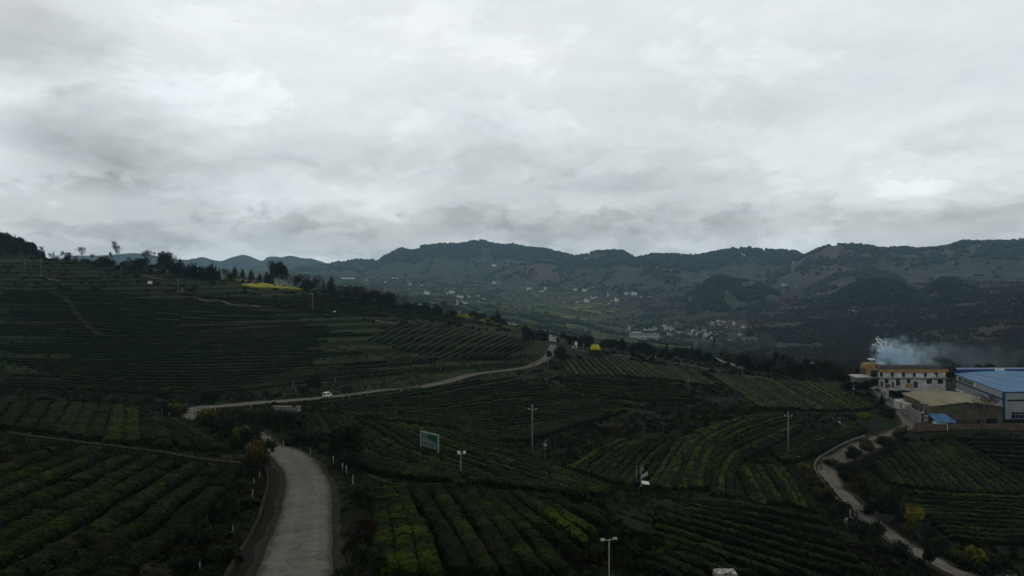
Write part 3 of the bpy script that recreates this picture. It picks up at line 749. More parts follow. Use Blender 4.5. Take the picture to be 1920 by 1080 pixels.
def guides(s): return [pl(g) for g in s.strip().split('|')]
def rows_between(G, n):
    K = max(len(g) for g in G); out = []
    GG = []
    for g in G:
        g = np.array(g, float); sg = np.concatenate([[0], np.cumsum(np.linalg.norm(np.diff(g, axis=0), axis=1))]); q = np.linspace(0, sg[-1], 9)
        GG.append(np.stack([np.interp(q, sg, g[:, k]) for k in (0, 1)], -1))
    GG = np.array(GG)
    for t in np.linspace(0, len(G) - 1, n):
        i = min(int(t), len(G) - 2); u = t - i; out.append(GG[i] * (1 - u) + GG[i + 1] * u)
    return out
HCOUNT = [0]
def field(gs, n, w, h, mat, step, what, frm, dmin, dmax, jag=0.04, auto=None):
    """tea rows traced between guide rows; each row becomes a hedge lying on the ground"""
    rows = rows_between(guides(gs), n)
    cand = []
    for k, r in enumerate(rows):
        a, b = rng.uniform(0, jag), 1 - rng.uniform(0, jag)
        q = np.linspace(a, b, 30) * 8
        px = np.interp(q, np.arange(9), r[:, 0]); py = np.interp(q, np.arange(9), r[:, 1])
        pts3 = [cast(x, y, dmin) for x, y in zip(px, py)]
        P = np.array([p for p in pts3 if dmin < p[1] < dmax])
        if len(P) < 3: continue
        # break where the sight line jumps over a crest
        jump = np.linalg.norm(np.diff(P[:, :2], axis=0), axis=1)
        lim = max(6 * np.median(jump), 12.0)
        cut = np.where(jump > lim)[0]
        if len(cut):
            segs = np.split(P, cut + 1); P = max(segs, key=len)
            if len(P) < 3: continue
        cand.append(P)
    for k, P in enumerate(cand):
        lb = '%s, %s %s' % (what, ordw(k), frm)
        m = mat if not isinstance(mat, (list, tuple)) else mat[int(rng.integers(len(mat)))]
        if hedge(P, w, h, m, step, lb, 'tea hedges: ' + what, 100 + HCOUNT[0]): HCOUNT[0] += 1

# left, near
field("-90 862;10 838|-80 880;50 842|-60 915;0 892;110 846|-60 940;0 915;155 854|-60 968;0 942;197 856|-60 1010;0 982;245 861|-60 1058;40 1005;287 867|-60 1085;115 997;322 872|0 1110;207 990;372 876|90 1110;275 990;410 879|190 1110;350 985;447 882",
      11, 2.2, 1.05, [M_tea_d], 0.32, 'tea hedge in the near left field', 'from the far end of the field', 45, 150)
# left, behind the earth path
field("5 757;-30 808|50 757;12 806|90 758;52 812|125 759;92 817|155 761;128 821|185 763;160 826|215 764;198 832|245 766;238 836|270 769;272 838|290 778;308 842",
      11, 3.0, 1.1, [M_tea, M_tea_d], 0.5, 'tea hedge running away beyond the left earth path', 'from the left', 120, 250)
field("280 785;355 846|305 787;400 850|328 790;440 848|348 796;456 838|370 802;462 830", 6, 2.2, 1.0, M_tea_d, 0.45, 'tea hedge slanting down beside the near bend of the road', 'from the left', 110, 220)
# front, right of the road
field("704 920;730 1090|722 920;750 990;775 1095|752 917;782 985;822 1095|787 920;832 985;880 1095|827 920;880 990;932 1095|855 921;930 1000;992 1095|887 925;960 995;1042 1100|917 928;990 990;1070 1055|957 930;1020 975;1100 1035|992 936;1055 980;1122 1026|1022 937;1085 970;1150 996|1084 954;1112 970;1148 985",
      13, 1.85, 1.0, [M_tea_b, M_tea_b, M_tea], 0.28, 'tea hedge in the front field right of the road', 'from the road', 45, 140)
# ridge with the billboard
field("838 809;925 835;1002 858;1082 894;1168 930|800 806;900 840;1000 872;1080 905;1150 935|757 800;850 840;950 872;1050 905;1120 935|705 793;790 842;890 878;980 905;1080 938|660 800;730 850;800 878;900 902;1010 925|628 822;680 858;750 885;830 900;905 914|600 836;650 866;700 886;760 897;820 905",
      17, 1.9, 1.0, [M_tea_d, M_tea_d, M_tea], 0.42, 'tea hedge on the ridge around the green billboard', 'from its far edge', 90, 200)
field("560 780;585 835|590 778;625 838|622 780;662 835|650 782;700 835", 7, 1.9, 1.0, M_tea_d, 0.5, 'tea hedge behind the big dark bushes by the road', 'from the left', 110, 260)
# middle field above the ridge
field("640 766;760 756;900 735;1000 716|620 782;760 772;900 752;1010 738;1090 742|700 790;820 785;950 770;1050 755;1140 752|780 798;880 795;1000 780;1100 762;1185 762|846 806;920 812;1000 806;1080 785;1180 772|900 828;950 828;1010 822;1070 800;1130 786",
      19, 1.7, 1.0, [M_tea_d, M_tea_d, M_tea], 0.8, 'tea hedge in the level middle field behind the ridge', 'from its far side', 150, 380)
field("560 758;680 744;800 728|600 762;700 750;860 724;960 706|660 764;780 750;900 728;990 712", 4, 1.6, 1.0, M_tea, 0.9, 'tea hedge just below the far stretch of road', 'from the road', 200, 400)
# sunken field
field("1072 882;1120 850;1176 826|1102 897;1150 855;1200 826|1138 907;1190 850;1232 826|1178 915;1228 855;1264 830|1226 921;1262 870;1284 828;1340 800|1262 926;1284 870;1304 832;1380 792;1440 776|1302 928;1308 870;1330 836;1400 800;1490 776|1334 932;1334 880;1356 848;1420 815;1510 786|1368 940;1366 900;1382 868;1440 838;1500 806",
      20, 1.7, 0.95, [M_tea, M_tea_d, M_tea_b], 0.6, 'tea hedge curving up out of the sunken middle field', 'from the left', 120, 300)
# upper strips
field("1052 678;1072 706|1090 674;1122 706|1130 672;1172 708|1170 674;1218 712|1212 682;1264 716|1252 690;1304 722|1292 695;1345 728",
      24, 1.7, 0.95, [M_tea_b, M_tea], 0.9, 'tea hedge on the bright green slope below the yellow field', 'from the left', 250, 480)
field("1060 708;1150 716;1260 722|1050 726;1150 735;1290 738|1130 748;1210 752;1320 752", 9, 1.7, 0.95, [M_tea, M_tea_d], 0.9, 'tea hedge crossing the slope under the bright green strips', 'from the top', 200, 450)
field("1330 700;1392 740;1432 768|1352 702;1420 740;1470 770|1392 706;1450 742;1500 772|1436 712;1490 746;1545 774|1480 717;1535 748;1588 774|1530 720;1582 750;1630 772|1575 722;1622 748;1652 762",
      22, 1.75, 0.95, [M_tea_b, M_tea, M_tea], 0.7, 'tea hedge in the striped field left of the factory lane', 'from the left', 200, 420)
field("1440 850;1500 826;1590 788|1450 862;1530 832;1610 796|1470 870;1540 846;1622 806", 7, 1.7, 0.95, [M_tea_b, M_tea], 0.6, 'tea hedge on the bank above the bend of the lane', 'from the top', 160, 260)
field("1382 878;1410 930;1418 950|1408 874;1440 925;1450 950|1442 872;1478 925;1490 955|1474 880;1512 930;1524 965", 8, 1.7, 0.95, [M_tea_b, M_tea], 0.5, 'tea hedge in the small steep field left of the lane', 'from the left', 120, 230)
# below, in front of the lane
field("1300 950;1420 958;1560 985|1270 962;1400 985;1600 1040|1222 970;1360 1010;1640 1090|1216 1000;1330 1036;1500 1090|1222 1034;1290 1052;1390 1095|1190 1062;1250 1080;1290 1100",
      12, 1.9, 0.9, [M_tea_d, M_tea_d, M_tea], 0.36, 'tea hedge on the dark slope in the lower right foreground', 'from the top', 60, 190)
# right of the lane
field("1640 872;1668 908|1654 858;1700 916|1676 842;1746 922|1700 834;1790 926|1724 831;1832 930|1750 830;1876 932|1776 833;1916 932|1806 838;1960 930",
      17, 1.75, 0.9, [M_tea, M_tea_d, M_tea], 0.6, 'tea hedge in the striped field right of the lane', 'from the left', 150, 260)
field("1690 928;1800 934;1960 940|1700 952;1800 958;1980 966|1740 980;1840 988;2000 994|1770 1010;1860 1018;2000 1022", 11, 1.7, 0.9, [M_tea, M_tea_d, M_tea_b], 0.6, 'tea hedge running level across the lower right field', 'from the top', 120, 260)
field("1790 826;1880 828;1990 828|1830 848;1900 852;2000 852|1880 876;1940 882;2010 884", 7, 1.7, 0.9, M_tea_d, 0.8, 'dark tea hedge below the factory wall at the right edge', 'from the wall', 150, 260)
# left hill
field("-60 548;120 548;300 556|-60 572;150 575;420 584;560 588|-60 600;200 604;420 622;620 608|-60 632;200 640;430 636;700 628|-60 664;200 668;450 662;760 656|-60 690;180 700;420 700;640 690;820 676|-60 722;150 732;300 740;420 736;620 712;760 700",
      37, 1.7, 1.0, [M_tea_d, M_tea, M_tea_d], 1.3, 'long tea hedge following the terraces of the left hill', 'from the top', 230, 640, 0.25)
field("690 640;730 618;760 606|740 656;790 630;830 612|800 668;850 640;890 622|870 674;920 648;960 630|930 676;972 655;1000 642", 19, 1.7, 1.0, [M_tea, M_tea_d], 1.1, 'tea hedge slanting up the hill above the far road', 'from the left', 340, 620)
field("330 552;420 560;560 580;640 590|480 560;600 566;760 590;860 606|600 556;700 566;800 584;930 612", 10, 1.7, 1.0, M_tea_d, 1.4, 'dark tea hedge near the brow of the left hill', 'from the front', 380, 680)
print('tea hedges', HCOUNT[0])
# ------------------------------------------------------------------ trees: a few models of each kind, copied with trunk and crown
def leaf_mat(name, dark, light, tip=None, tipz=None, scale=1.2, rand=0.25):
    m, t, b, out = new_mat(name)
    pos = t.new('ShaderNodeNewGeometry').outputs['Position']
    n = t.noise(pos, scale, 5, 0.65); n2 = t.noise(pos, scale * 0.35, 3, 0.5)
    col = t.mix(t.map(n, 0.35, 0.68), dark, light)
    if tip:
        oz = t.sep(t.new('ShaderNodeTexCoord').outputs['Object'])[2]
        f = t.math('MULTIPLY', t.map(oz, tipz[0], tipz[1]), t.map(n2, 0.30, 0.6))
        col = t.mix(f, col, tip)
    rr = t.new('ShaderNodeObjectInfo').outputs['Random']
    col = t.mix(1.0, col, t.ramp(rr, [(0.0, (1 - rand,) * 3), (1.0, (1 + rand,) * 3)]), 'MULTIPLY')
    t.put(b.inputs['Base Color'], col); b.inputs['Roughness'].default_value = 0.7; b.inputs['Specular IOR Level'].default_value = 0.02
    return m
M_bark = surf("bark", (0.03, 0.026, 0.02), (0.07, 0.062, 0.052), 3.0, 0.9, 0.03)
M_bark_pale = surf("pale bare twigs", (0.055, 0.05, 0.046), (0.10, 0.092, 0.085), 2.0, 0.9)
M_conifer = leaf_mat("conifer needles", (0.008, 0.013, 0.009), (0.022, 0.030, 0.018))
M_cypress = leaf_mat("cypress leaves", (0.005, 0.009, 0.007), (0.012, 0.018, 0.013))
M_broad = leaf_mat("broad dark leaves", (0.010, 0.016, 0.008), (0.032, 0.042, 0.018))
M_bushy = leaf_mat("bush leaves", (0.012, 0.018, 0.008), (0.036, 0.046, 0.018))
M_willow = leaf_mat("spring leaves", (0.035, 0.042, 0.020), (0.075, 0.080, 0.036))
M_orange = leaf_mat("orange tipped leaves", (0.018, 0.022, 0.010), (0.045, 0.048, 0.018), (0.135, 0.085, 0.018), (0.30, 0.9))
M_yellow = leaf_mat("yellow tipped leaves", (0.022, 0.030, 0.010), (0.06, 0.066, 0.018), (0.22, 0.19, 0.022), (0.3, 0.95))
M_red = leaf_mat("reddish leaves", (0.020, 0.012, 0.010), (0.045, 0.026, 0.018))
M_palebush = leaf_mat("pale flowering leaves", (0.03, 0.034, 0.018), (0.10, 0.10, 0.06))

def leaf_cloud(centres, radii, n, size, seed, flat=0.0):
    """small leaf-sprays filling lumps given by centres and radii"""
    g = np.random.default_rng(seed); centres = np.array(centres, float); radii = np.array(radii, float)
    if radii.ndim == 1: radii = np.stack([radii] * 3, -1)
    vol = radii.prod(1) ** 0.66; idx = g.choice(len(centres), n, p=vol / vol.sum())
    d = g.normal(size=(n, 3)); d /= np.linalg.norm(d, axis=1, keepdims=True)
    rad = g.random(n) ** 0.42
    P = centres[idx] + d * radii[idx] * rad[:, None]
    nrm = d + g.normal(size=(n, 3)) * 0.7 + np.array([0, 0, 0.35]); nrm /= np.linalg.norm(nrm, axis=1, keepdims=True)
    a = np.cross(nrm, g.normal(size=(n, 3))); a /= np.maximum(np.linalg.norm(a, axis=1, keepdims=True), 1e-6); b = np.cross(nrm, a)
    s = size * (0.55 + 0.9 * g.random(n))[:, None]
    V = np.stack([P - a * s, P + b * s * 0.75 + nrm * s * 0.25, P + a * s, P - b * s * 0.75 + nrm * s * 0.15], 1).reshape(-1, 3)
    return V, np.arange(n * 4).reshape(n, 4)

def limb_tree(h, spread, seed, levels=3, kids=4, base=0.35, up=0.55):
    """tapered trunk that forks again and again; returns segments (p, q, r0, r1)"""
    g = random.Random(seed); segs = []
    def grow(p, d, L, r, lv):
        n = 3; q = p
        for k in range(n):
            d = (d + mathutils.Vector((g.gauss(0, .10), g.gauss(0, .10), 0.05))).normalized(); q2 = q + d * (L / n)
            segs.append((q.copy(), q2.copy(), r * (1 - 0.22 * k), r * (1 - 0.22 * (k + 1)), lv)); q = q2
            if lv > 0 and (k > 0 or lv < levels):
                for _ in range(kids if k == n - 1 else max(1, kids // 2)):
                    a = g.uniform(0, 6.283); tl = g.uniform(0.35, 0.95) * (1.25 - up)
                    o = d.orthogonal().normalized(); o.rotate(mathutils.Quaternion(d, a))
                    grow(q, (d * 0.75 + o * (tl + spread * 0.35) + mathutils.Vector((0, 0, up * 0.3))).normalized(), L * g.uniform(0.48, 0.68), r * 0.42, lv - 1)
    grow(mathutils.Vector((0, 0, -0.04)), mathutils.Vector((0, 0, 1)), base * 1.25, 0.022, levels)
    return segs

def seg_mesh(name, segs, mat, scale=1.0, rmin=0.0, n=4):
    V = []; Fc = []
    for p, q, r0, r1, lv in segs:
        d = q - p
        if d.length < 1e-6: continue
        d.normalize(); a = d.orthogonal().normalized(); b = d.cross(a); k0 = len(V); nn = n if lv > 1 else 3
        for c, r in ((p, max(r0, rmin)), (q, max(r1, rmin))):
            for k in range(nn):
                t = 2 * math.pi * k / nn; V.append(tuple(c + a * (r * math.cos(t)) + b * (r * math.sin(t))))
        Fc += [(k0 + k, k0 + (k + 1) % nn, k0 + nn + (k + 1) % nn, k0 + nn + k) for k in range(nn)]
    return mesh_np(name, np.array(V), Fc, mat)

KIND = {}
def kind(name, *variants): KIND[name] = variants
def norm(V, w=None):
    return V
def mk_round(mat, n, size, seed, trunk=0.42, rx=0.36, rz=0.30, lumps=9):
    g = np.random.default_rng(seed); cs = [(0, 0, trunk + rz)]; rs = [(rx * .72, rx * .72, rz * .8)]
    for k in range(lumps):
        a = g.uniform(0, 6.28); e = g.uniform(-0.7, 0.95)
        cs.append((rx * .62 * math.cos(a) * math.sqrt(1 - e * e), rx * .62 * math.sin(a) * math.sqrt(1 - e * e), trunk + rz + rz * .7 * e)); q = g.uniform(.26, .48); rs.append((rx * q * 1.2, rx * q * 1.2, rz * q * 1.2))
    V, Fq = leaf_cloud(cs, rs, n, size, seed)
    sg = [s for s in limb_tree(1.0, 0.5, seed, 2, 3, trunk + 0.12) if s[1].z < trunk + rz * 1.5]
    return seg_mesh('trunk', sg, M_bark), mesh_np('crown', V, Fq, mat)
def mk_bush(mat, n, size, seed, rx=0.5, lumps=8):
    g = np.random.default_rng(seed); cs = []; rs = []
    for k in range(lumps):
        a = g.uniform(0, 6.28); r = rx * .6 * g.random() ** .5; z = g.uniform(.2, .68)
        cs.append((r * math.cos(a), r * math.sin(a), z)); q = g.uniform(.2, .34); rs.append((q, q, q * .95))
    V, Fq = leaf_cloud(cs, rs, n, size, seed)
    V[:, 2] = np.maximum(V[:, 2], -0.03)
    return seg_mesh('stem', limb_tree(1.0, 0.9, seed, 1, 4, 0.3), M_bark), mesh_np('crown', V, Fq, mat)
def mk_cypress(mat, n, seed, w=0.17, bell=0.42, base=0.08):
    cs, rs = [], []; g = np.random.default_rng(seed)
    for k in range(16):
        z = base + (1 - base) * (k + .5) / 16; t = (z - base) / (1 - base)
        r = w * (math.sin(math.pi * min(1, t ** bell * 1.0)) ** .6 * (1 - t) ** .25 + 0.12) * g.uniform(.85, 1.1)
        cs.append((g.normal(0, .012), g.normal(0, .012), z)); rs.append((r, r, 0.075))
    V, Fq = leaf_cloud(cs, rs, n, 0.028, seed)
    return seg_mesh('trunk', [(mathutils.Vector((0, 0, -.03)), mathutils.Vector((0, 0, .8)), .02, .006, 3)], M_bark), mesh_np('crown', V, Fq, mat)
def mk_conifer(mat, n, seed, w=0.26, tiers=9):
    cs, rs = [], []; g = np.random.default_rng(seed); segs = [(mathutils.Vector((0, 0, -.03)), mathutils.Vector((0, 0, .96)), .02, .004, 3)]
    for k in range(tiers):
        t = k / (tiers - 1); z = .14 + .80 * t; r = w * (1 - t) ** .85 + .02
        m = 7 if t < .7 else 4
        for j in range(m):
            a = 6.283 * j / m + g.uniform(-.4, .4); L = r * g.uniform(.65, 1.15)
            segs.append((mathutils.Vector((0, 0, z)), mathutils.Vector((L * math.cos(a), L * math.sin(a), z - .03)), .006, .002, 1))
            for q in (.45, .85): cs.append((L * q * math.cos(a), L * q * math.sin(a), z - .02 * q)); rs.append((.055 * (1.25 - t), .055 * (1.25 - t), .026))
    cs.append((0, 0, .95)); rs.append((.018, .018, .06))
    V, Fq = leaf_cloud(cs, rs, n, 0.026, seed)
    return seg_mesh('trunk', segs, M_bark), mesh_np('crown', V, Fq, mat)
def mk_bare(seed, spread=0.55, base=0.32, up=0.6, levels=5):
    sg = limb_tree(1.0, spread, seed, levels, 3, base, up)
    top = max(s[1].z for s in sg); k = 1.0 / top
    sg = [(p * k, q * k, r0 * k, r1 * k, lv) for p, q, r0, r1, lv in sg]
    return seg_mesh('trunk', [s for s in sg if s[4] >= levels - 1], M_bark), seg_mesh('crown', [s for s in sg if s[4] < levels - 1], M_bark_pale, rmin=0.0014, n=3)
kind('lane_tree', *[mk_round(M_orange, 1100, .045, 10 + k, .30, .38, .36) for k in range(2)])
kind('lane_tree_yellow', *[mk_round(M_yellow, 1000, .045, 20 + k, .34, .40, .34) for k in range(2)])
kind('lane_tree_dark', *[mk_round(M_broad, 1000, .045, 30 + k, .30, .40, .36) for k in range(2)])
kind('broad', *[mk_round(M_broad, 1500, .034, 40 + k, .16, .46, .42, 14) for k in range(3)])
kind('tall_broad', *[mk_round(M_broad, 1300, .030, 47 + k, .22, .24, .38, 14) for k in range(2)])
kind('spring', *[mk_round(M_willow, 900, .03, 50 + k, .18, .32, .40, 12) for k in range(2)])
kind('bush', *[mk_bush(M_bushy, 900, .05, 60 + k) for k in range(3)])
kind('bush_red', mk_bush(M_red, 900, .05, 66))
kind('bush_orange', mk_bush(M_orange, 1300, .04, 67))
kind('bush_yellow', mk_bush(M_yellow, 900, .05, 68))
kind('bush_pale', mk_bush(M_palebush, 900, .03, 69))
kind('cypress', *[mk_cypress(M_cypress, 1000, 70 + k) for k in range(2)])
kind('oval', *[mk_cypress(M_cypress, 1200, 75 + k, 0.27, 0.62, .12) for k in range(2)])
kind('conifer', *[mk_conifer(M_conifer, 1500, 80 + k) for k in range(3)])
kind('pine', *[mk_round(M_conifer, 900, .038, 85 + k, .30, .30, .34, 9) for k in range(3)])
kind('bare', *[mk_bare(90 + k) for k in range(3)])
kind('bare_tall', *[mk_bare(95 + k, 0.45, 0.5, 0.75) for k in range(2)])

TREES = []
def tree(k, px, py, hpx, label, group=None, d=None, dmax=None, wide=1.0, name=None, sink=0.15, dmin=40, cat='tree'):
    if d is not None:
        p = np.array([(px - CX) / F * d, d, float(hgt(px, d))])
    else: p = cast(px, py, dmin, dmax)
    h = hpx * p[1] / F if hpx > 0 else -hpx
    var = KIND[k]; tr, cr = var[random.randrange(len(var))]
    nm = name or ('bush' if k.startswith('bush') else 'pine_tree' if k in ('conifer', 'pine') else 'bare_tree' if k.startswith('bare') else 'cypress_tree' if k in ('cypress', 'oval') else 'tree')
    o = obj(nm, None, None, p - np.array([0, 0, sink]), random.uniform(0, 6.28))
    o.empty_display_size = 0.5
    o.scale = (h * wide, h * wide, h)
    tag(o, label, 'bush' if nm == 'bush' else cat, group)
    obj(tr.name.split('.')[0], tr, o); obj('crown', cr, o)
    TREES.append(o)
    return o
def trees(s, k, label, group=None, **kw):
    """s: 'px py height[ width]' items, left to right; labelled by their order"""
    L = [tuple(float(v) for v in q.split()) for q in s.split(';') if q.strip()]; L.sort()
    for i, q in enumerate(L):
        lb = label if len(L) == 1 else '%s, %s from the left' % (label, ordw(i))
        tree(k, q[0], q[1], q[2], lb, group if len(L) > 1 else None, wide=(q[3] if len(q) > 3 else 1.0), **kw)

# along the winding lane
LT = 'trees along the winding lane'
for k, px, py, h, w, lb in (
    ('lane_tree', 1623, 861, 35, .9, 'small orange topped tree standing in front of the upper lane stretch'),
    ('lane_tree_dark', 1599, 871, 27, 1.3, 'small dark crowned tree at the inside of the upper lane bend'),
    ('bush', 1577, 888, 20, 1.1, 'dark round bush at the inside of the lane bend'),
    ('lane_tree_yellow', 1507, 905, 30, 1.1, 'yellowish tree at the outer left side of the lane bend'),
    ('lane_tree', 1526, 922, 28, 1.1, 'orange tree on the left verge just below the lane bend'),
    ('lane_tree', 1552, 948, 30, .9, 'orange topped tree on the left verge beside white puddles'),
    ('lane_tree_dark', 1571, 958, 18, 1.0, 'small dark tree on the left verge next to the street lamp'),
    ('lane_tree_dark', 1584, 968, 24, 1.0, 'dark tree right beside the black street lamp'),
    ('lane_tree_dark', 1586, 917, 30, .95, 'dark tree on the right verge below the lane bend'),
    ('lane_tree', 1614, 953, 54, .72, 'large orange topped tree on the right verge of the lane'),
    ('lane_tree_dark', 1651, 976, 33, .9, 'slim dark tree on the right verge beside a bigger brown one'),
    ('lane_tree_dark', 1668, 986, 50, .85, 'big dark brown crowned tree on the right verge of the lane'),
    ('lane_tree_dark', 1690, 990, 26, .9, 'small dark tree behind the yellow green topped one'),
    ('lane_tree_yellow', 1713, 1011, 54, .75, 'yellow green topped tree on the right verge of the lane'),
    ('lane_tree_dark', 1743, 1024, 30, 1.1, 'low dark tree on the right verge above the lower lane'),
    ('lane_tree_dark', 1645, 1023, 36, .8, 'dark tree with thin trunk on the left edge of the lower lane'),
    ('lane_tree_dark', 1744, 1064, 34, .9, 'dark tree in front of the lowest visible lane stretch'),
    ('lane_tree_yellow', 1828, 1082, 46, 1.05, 'bright yellow bushy tree at the lower right corner'),
    ('bush', 1661, 840, 22, 1.3, 'dark bushes at the foot of the lane below the factory wall'),
    ('bush_yellow', 1687, 822, 26, 1.2, 'yellowish bush between the lane and the striped field'),
    ('lane_tree_yellow', 1622, 800, 24, 1.1, 'yellow tree on the slope left of the upper lane'),
    ('bush', 1662, 778, 16, 1.6, 'dark bush on the bank above the upper lane'),
    ('cypress', 1654, 764, 24, 1.2, 'thin dark cypress beside the factory lane'),
    ('bush', 1592, 732, 16, 1.5, 'dark bush at the top of the striped field'),
    ('lane_tree_dark', 1610, 739, 20, 1.1, 'dark little tree beside the lean-to shed'),
    ('lane_tree_dark', 1625, 739, 22, 1.1, 'dark little tree by the factory steps'),
    ('bush_orange', 1541, 938, 22, 1.2, 'small orange shrub on the left verge between two orange trees'),
    ('bush', 1563, 966, 20, 1.3, 'dark shrub on the left verge above the street lamp'),
    ('bush', 1617, 1002, 22, 1.3, 'dark shrub at the left edge of the lane below the street lamp'),
    ('bush', 1630, 966, 22, 1.2, 'low dark shrub on the right verge below the large orange tree'),
    ('bush_orange', 1700, 1006, 24, 1.1, 'brownish shrub on the right verge left of the yellow green tree'),
    ('bush', 1763, 1036, 28, 1.2, 'dark shrub on the right verge of the lower lane'),
    ('bush_yellow', 1786, 1052, 26, 1.2, 'olive shrub on the right verge of the lower lane'),
    ('bush', 1806, 1070, 30, 1.2, 'dark shrub left of the bright yellow bushy tree'),
    ('bush', 1858, 1066, 28, 1.4, 'dark shrub right of the bright yellow bushy tree'),
    ('bush', 1690, 1042, 26, 1.3, 'dark shrub on the left edge of the lower lane'),
    ('bush', 1604, 892, 20, 1.4, 'low dark shrub inside the lane bend by the striped field'),
    ('bush', 1557, 874, 14, 1.6, 'low dark bush on the verge at the top of the lane bend')):
    tree(k, px, py, h * 1.25, lb, LT, wide=w, dmin=100)
# near road
NR = 'trees and bushes beside the grey road'
for k, px, py, h, w, lb, mx in (
    ('broad', 390, 768, 42, 1.0, 'dark tree standing over the far bend of the grey road', 245),
    ('bush_yellow', 383, 802, 50, .95, 'tall olive bush in front of the hidden road stretch', 205),
    ('bush_yellow', 335, 779, 32, 1.3, 'olive bush on the outer side of the road bend', 215),
    ('bush', 308, 776, 22, 1.6, 'low dark bush left of the olive bush at the bend', 215),
    ('bush', 430, 795, 34, 1.2, 'dark bush below the far road stretch', 200),
    ('bush', 462, 800, 36, 1.3, 'broad dark bush between the posts and the culvert', 200),
    ('bush', 505, 796, 34, 1.3, 'dark bush left of the concrete culvert', 195),
    ('bush', 545, 800, 34, 1.4, 'dark bush below the concrete culvert', 190),
    ('bush', 455, 826, 30, 1.1, 'dark bush behind the orange tipped tree', 160),
    ('bush_orange', 484, 886, 74, .78, 'large orange tipped bush hiding the bend of the grey road', 125),
    ('broad', 588, 740, 44, .8, 'tall dark tree above the white van', 300),
    ('bush', 569, 738, 20, 1.2, 'dark bush on the bank left of the white van', 300),
    ('bush', 655, 737, 18, 1.8, 'low dark bush on the bank above the far road', 318),
    ('bush', 600, 838, 36, 1.4, 'dark bush right of the road behind the marker posts', 140),
    ('broad', 632, 872, 74, .7, 'tall dark leafy bush left of the green billboard', 125),
    ('broad', 664, 868, 82, .75, 'biggest dark leafy bush beside the road below the billboard', 128),
    ('bush', 560, 828, 26, 1.4, 'low dark bush on the slope beyond the road bend', 150),
    ('bush', 672, 948, 52, .95, 'dark round bush beside the short path post', 92),
    ('bush_red', 682, 1015, 60, .95, 'dark reddish bush on the right road verge', 78),
    ('bush', 690, 1082, 70, 1.0, 'dark leafy bush at the bottom right of the road', 63),
    ('bush', 645, 1096, 50, 1.0, 'low dark bush at the lower edge beside the road', 60),
    ('bush', 412, 818, 44, 1.2, 'dark bush on the near edge of the hidden road stretch', 185),
    ('bush', 434, 826, 50, 1.0, 'tall dark bush on the near edge of the hidden road stretch', 170),
    ('bush_yellow', 455, 838, 52, .9, 'tall olive bush just left of the orange tipped bush', 155),
    ('broad', 474, 846, 56, .9, 'dark leafy tree left of the orange tipped bush', 146),
    ('bush', 500, 852, 36, 1.0, 'dark bush behind the orange tipped bush on the inner bend', 142),
    ('bush', 396, 808, 34, 1.3, 'low dark bush where the hidden road stretch begins', 195),
    ('tall_broad', 437, 1004, 84, .9, 'slender dark tree standing left of the roadside ditch', 86),
    ('bush_pale', 292, 1096, 52, 1.1, 'bush with pale flower tips at the bottom left', 62),
    ('bush', 355, 1018, 44, 1.2, 'dark bush at the lower end of the left tea rows', 82),
    ('bush', 400, 1022, 46, 1.2, 'dark bush between the tea rows and the slender tree', 82),
    ('bush', 420, 1060, 46, 1.2, 'dark bush near the low stone wall', 70),
    ('bush', 345, 1075, 46, 1.2, 'dark bush behind the pale flowering one', 66),
    ('bush', 385, 1092, 40, 1.2, 'dark bush beside a white post at the bottom edge', 62),
    ('bush', 60, 1092, 52, 1.4, 'wild tea bush at the bottom left corner', 62),
    ('bush', 130, 1075, 48, 1.4, 'wild tea bush second from the bottom left corner', 65),
    ('bush', 200, 1085, 52, 1.4, 'wild tea bush at the ends of the left tea rows', 63),
    ('bush', 255, 1055, 44, 1.3, 'wild tea bush above the pale flowering one', 68),
    ('bush', 170, 1035, 40, 1.3, 'wild tea bush breaking up the lower left rows', 72)):
    tree(k, px, py, h, lb, NR, wide=w, dmax=mx, dmin=50)
# skyline of the left hill
DM = 700
trees("78 490 30 .9;116 489 20;155 491 30;172 493 18;283 507 40 1.2;312 509 38 1.1;325 511 32;350 521 26;130 490 18;196 500 22;420 523 22;385 524 26", 'bare', 'leafless tree on the crest of the left hill', 'leafless trees on the crest', dmax=DM, dmin=400)
trees("223 504 55 .62;212 503 32 .6;243 505 24 .8", 'bare_tall', 'tall thin leafless tree on the crest of the left hill', 'tall leafless trees on the crest', dmax=DM, dmin=400)
trees("100 489 18 1.3;121 490 12 1.4;128 490 16 1.2;143 492 14 1.6", 'conifer', 'little conifer on the skyline right of the pine hill', 'little conifers on the skyline', dmax=DM, dmin=400)
trees("190 502 18 1.4;206 504 20 1.2;235 508 22 1.0;264 511 32 1.0;290 511 18 1.6;306 512 44 .8;322 513 26 1.0;345 519 20 1.3;160 498 14 1.6;180 501 14 1.6;248 510 16 1.5;275 512 18 1.4", 'broad', 'dark leafy tree in the treeline of the left crest', 'leafy trees on the left crest', dmax=DM, dmin=400)
trees("338 517 32 1.3", 'oval', 'dark oval tree standing apart left of the cypress group', dmax=DM, dmin=400)
for i, (a, b, c) in enumerate(((354, 522, 28), (360, 523, 32), (366, 523, 30), (374, 524, 22), (380, 525, 22), (388, 525, 26), (393, 526, 30), (398, 526, 32), (404, 526, 28), (410, 527, 24))):
    tree('cypress', a, b, c, 'dark cypress in the dense clump on the crest, %s from the left' % ordw(i), 'dense clump of cypresses', dmax=DM, dmin=400, wide=1.15)
trees("440 522 26;455 522 23;471 524 25", 'oval', 'dark oval tree behind the small hut', 'three oval trees by the hut', dmax=DM, dmin=400)
trees("487 527 20 1.1;500 530 26;508 530 28 .9", 'oval', 'dark pointed tree left of the big tree cluster', 'pointed trees by the rapeseed field', dmax=DM, dmin=400)
trees("515 533 48 .8;524 534 46 .9;533 533 42 .8", 'tall_broad', 'big dark tree in the cluster behind the yellow field', 'cluster behind the yellow field', dmax=DM, dmin=400)
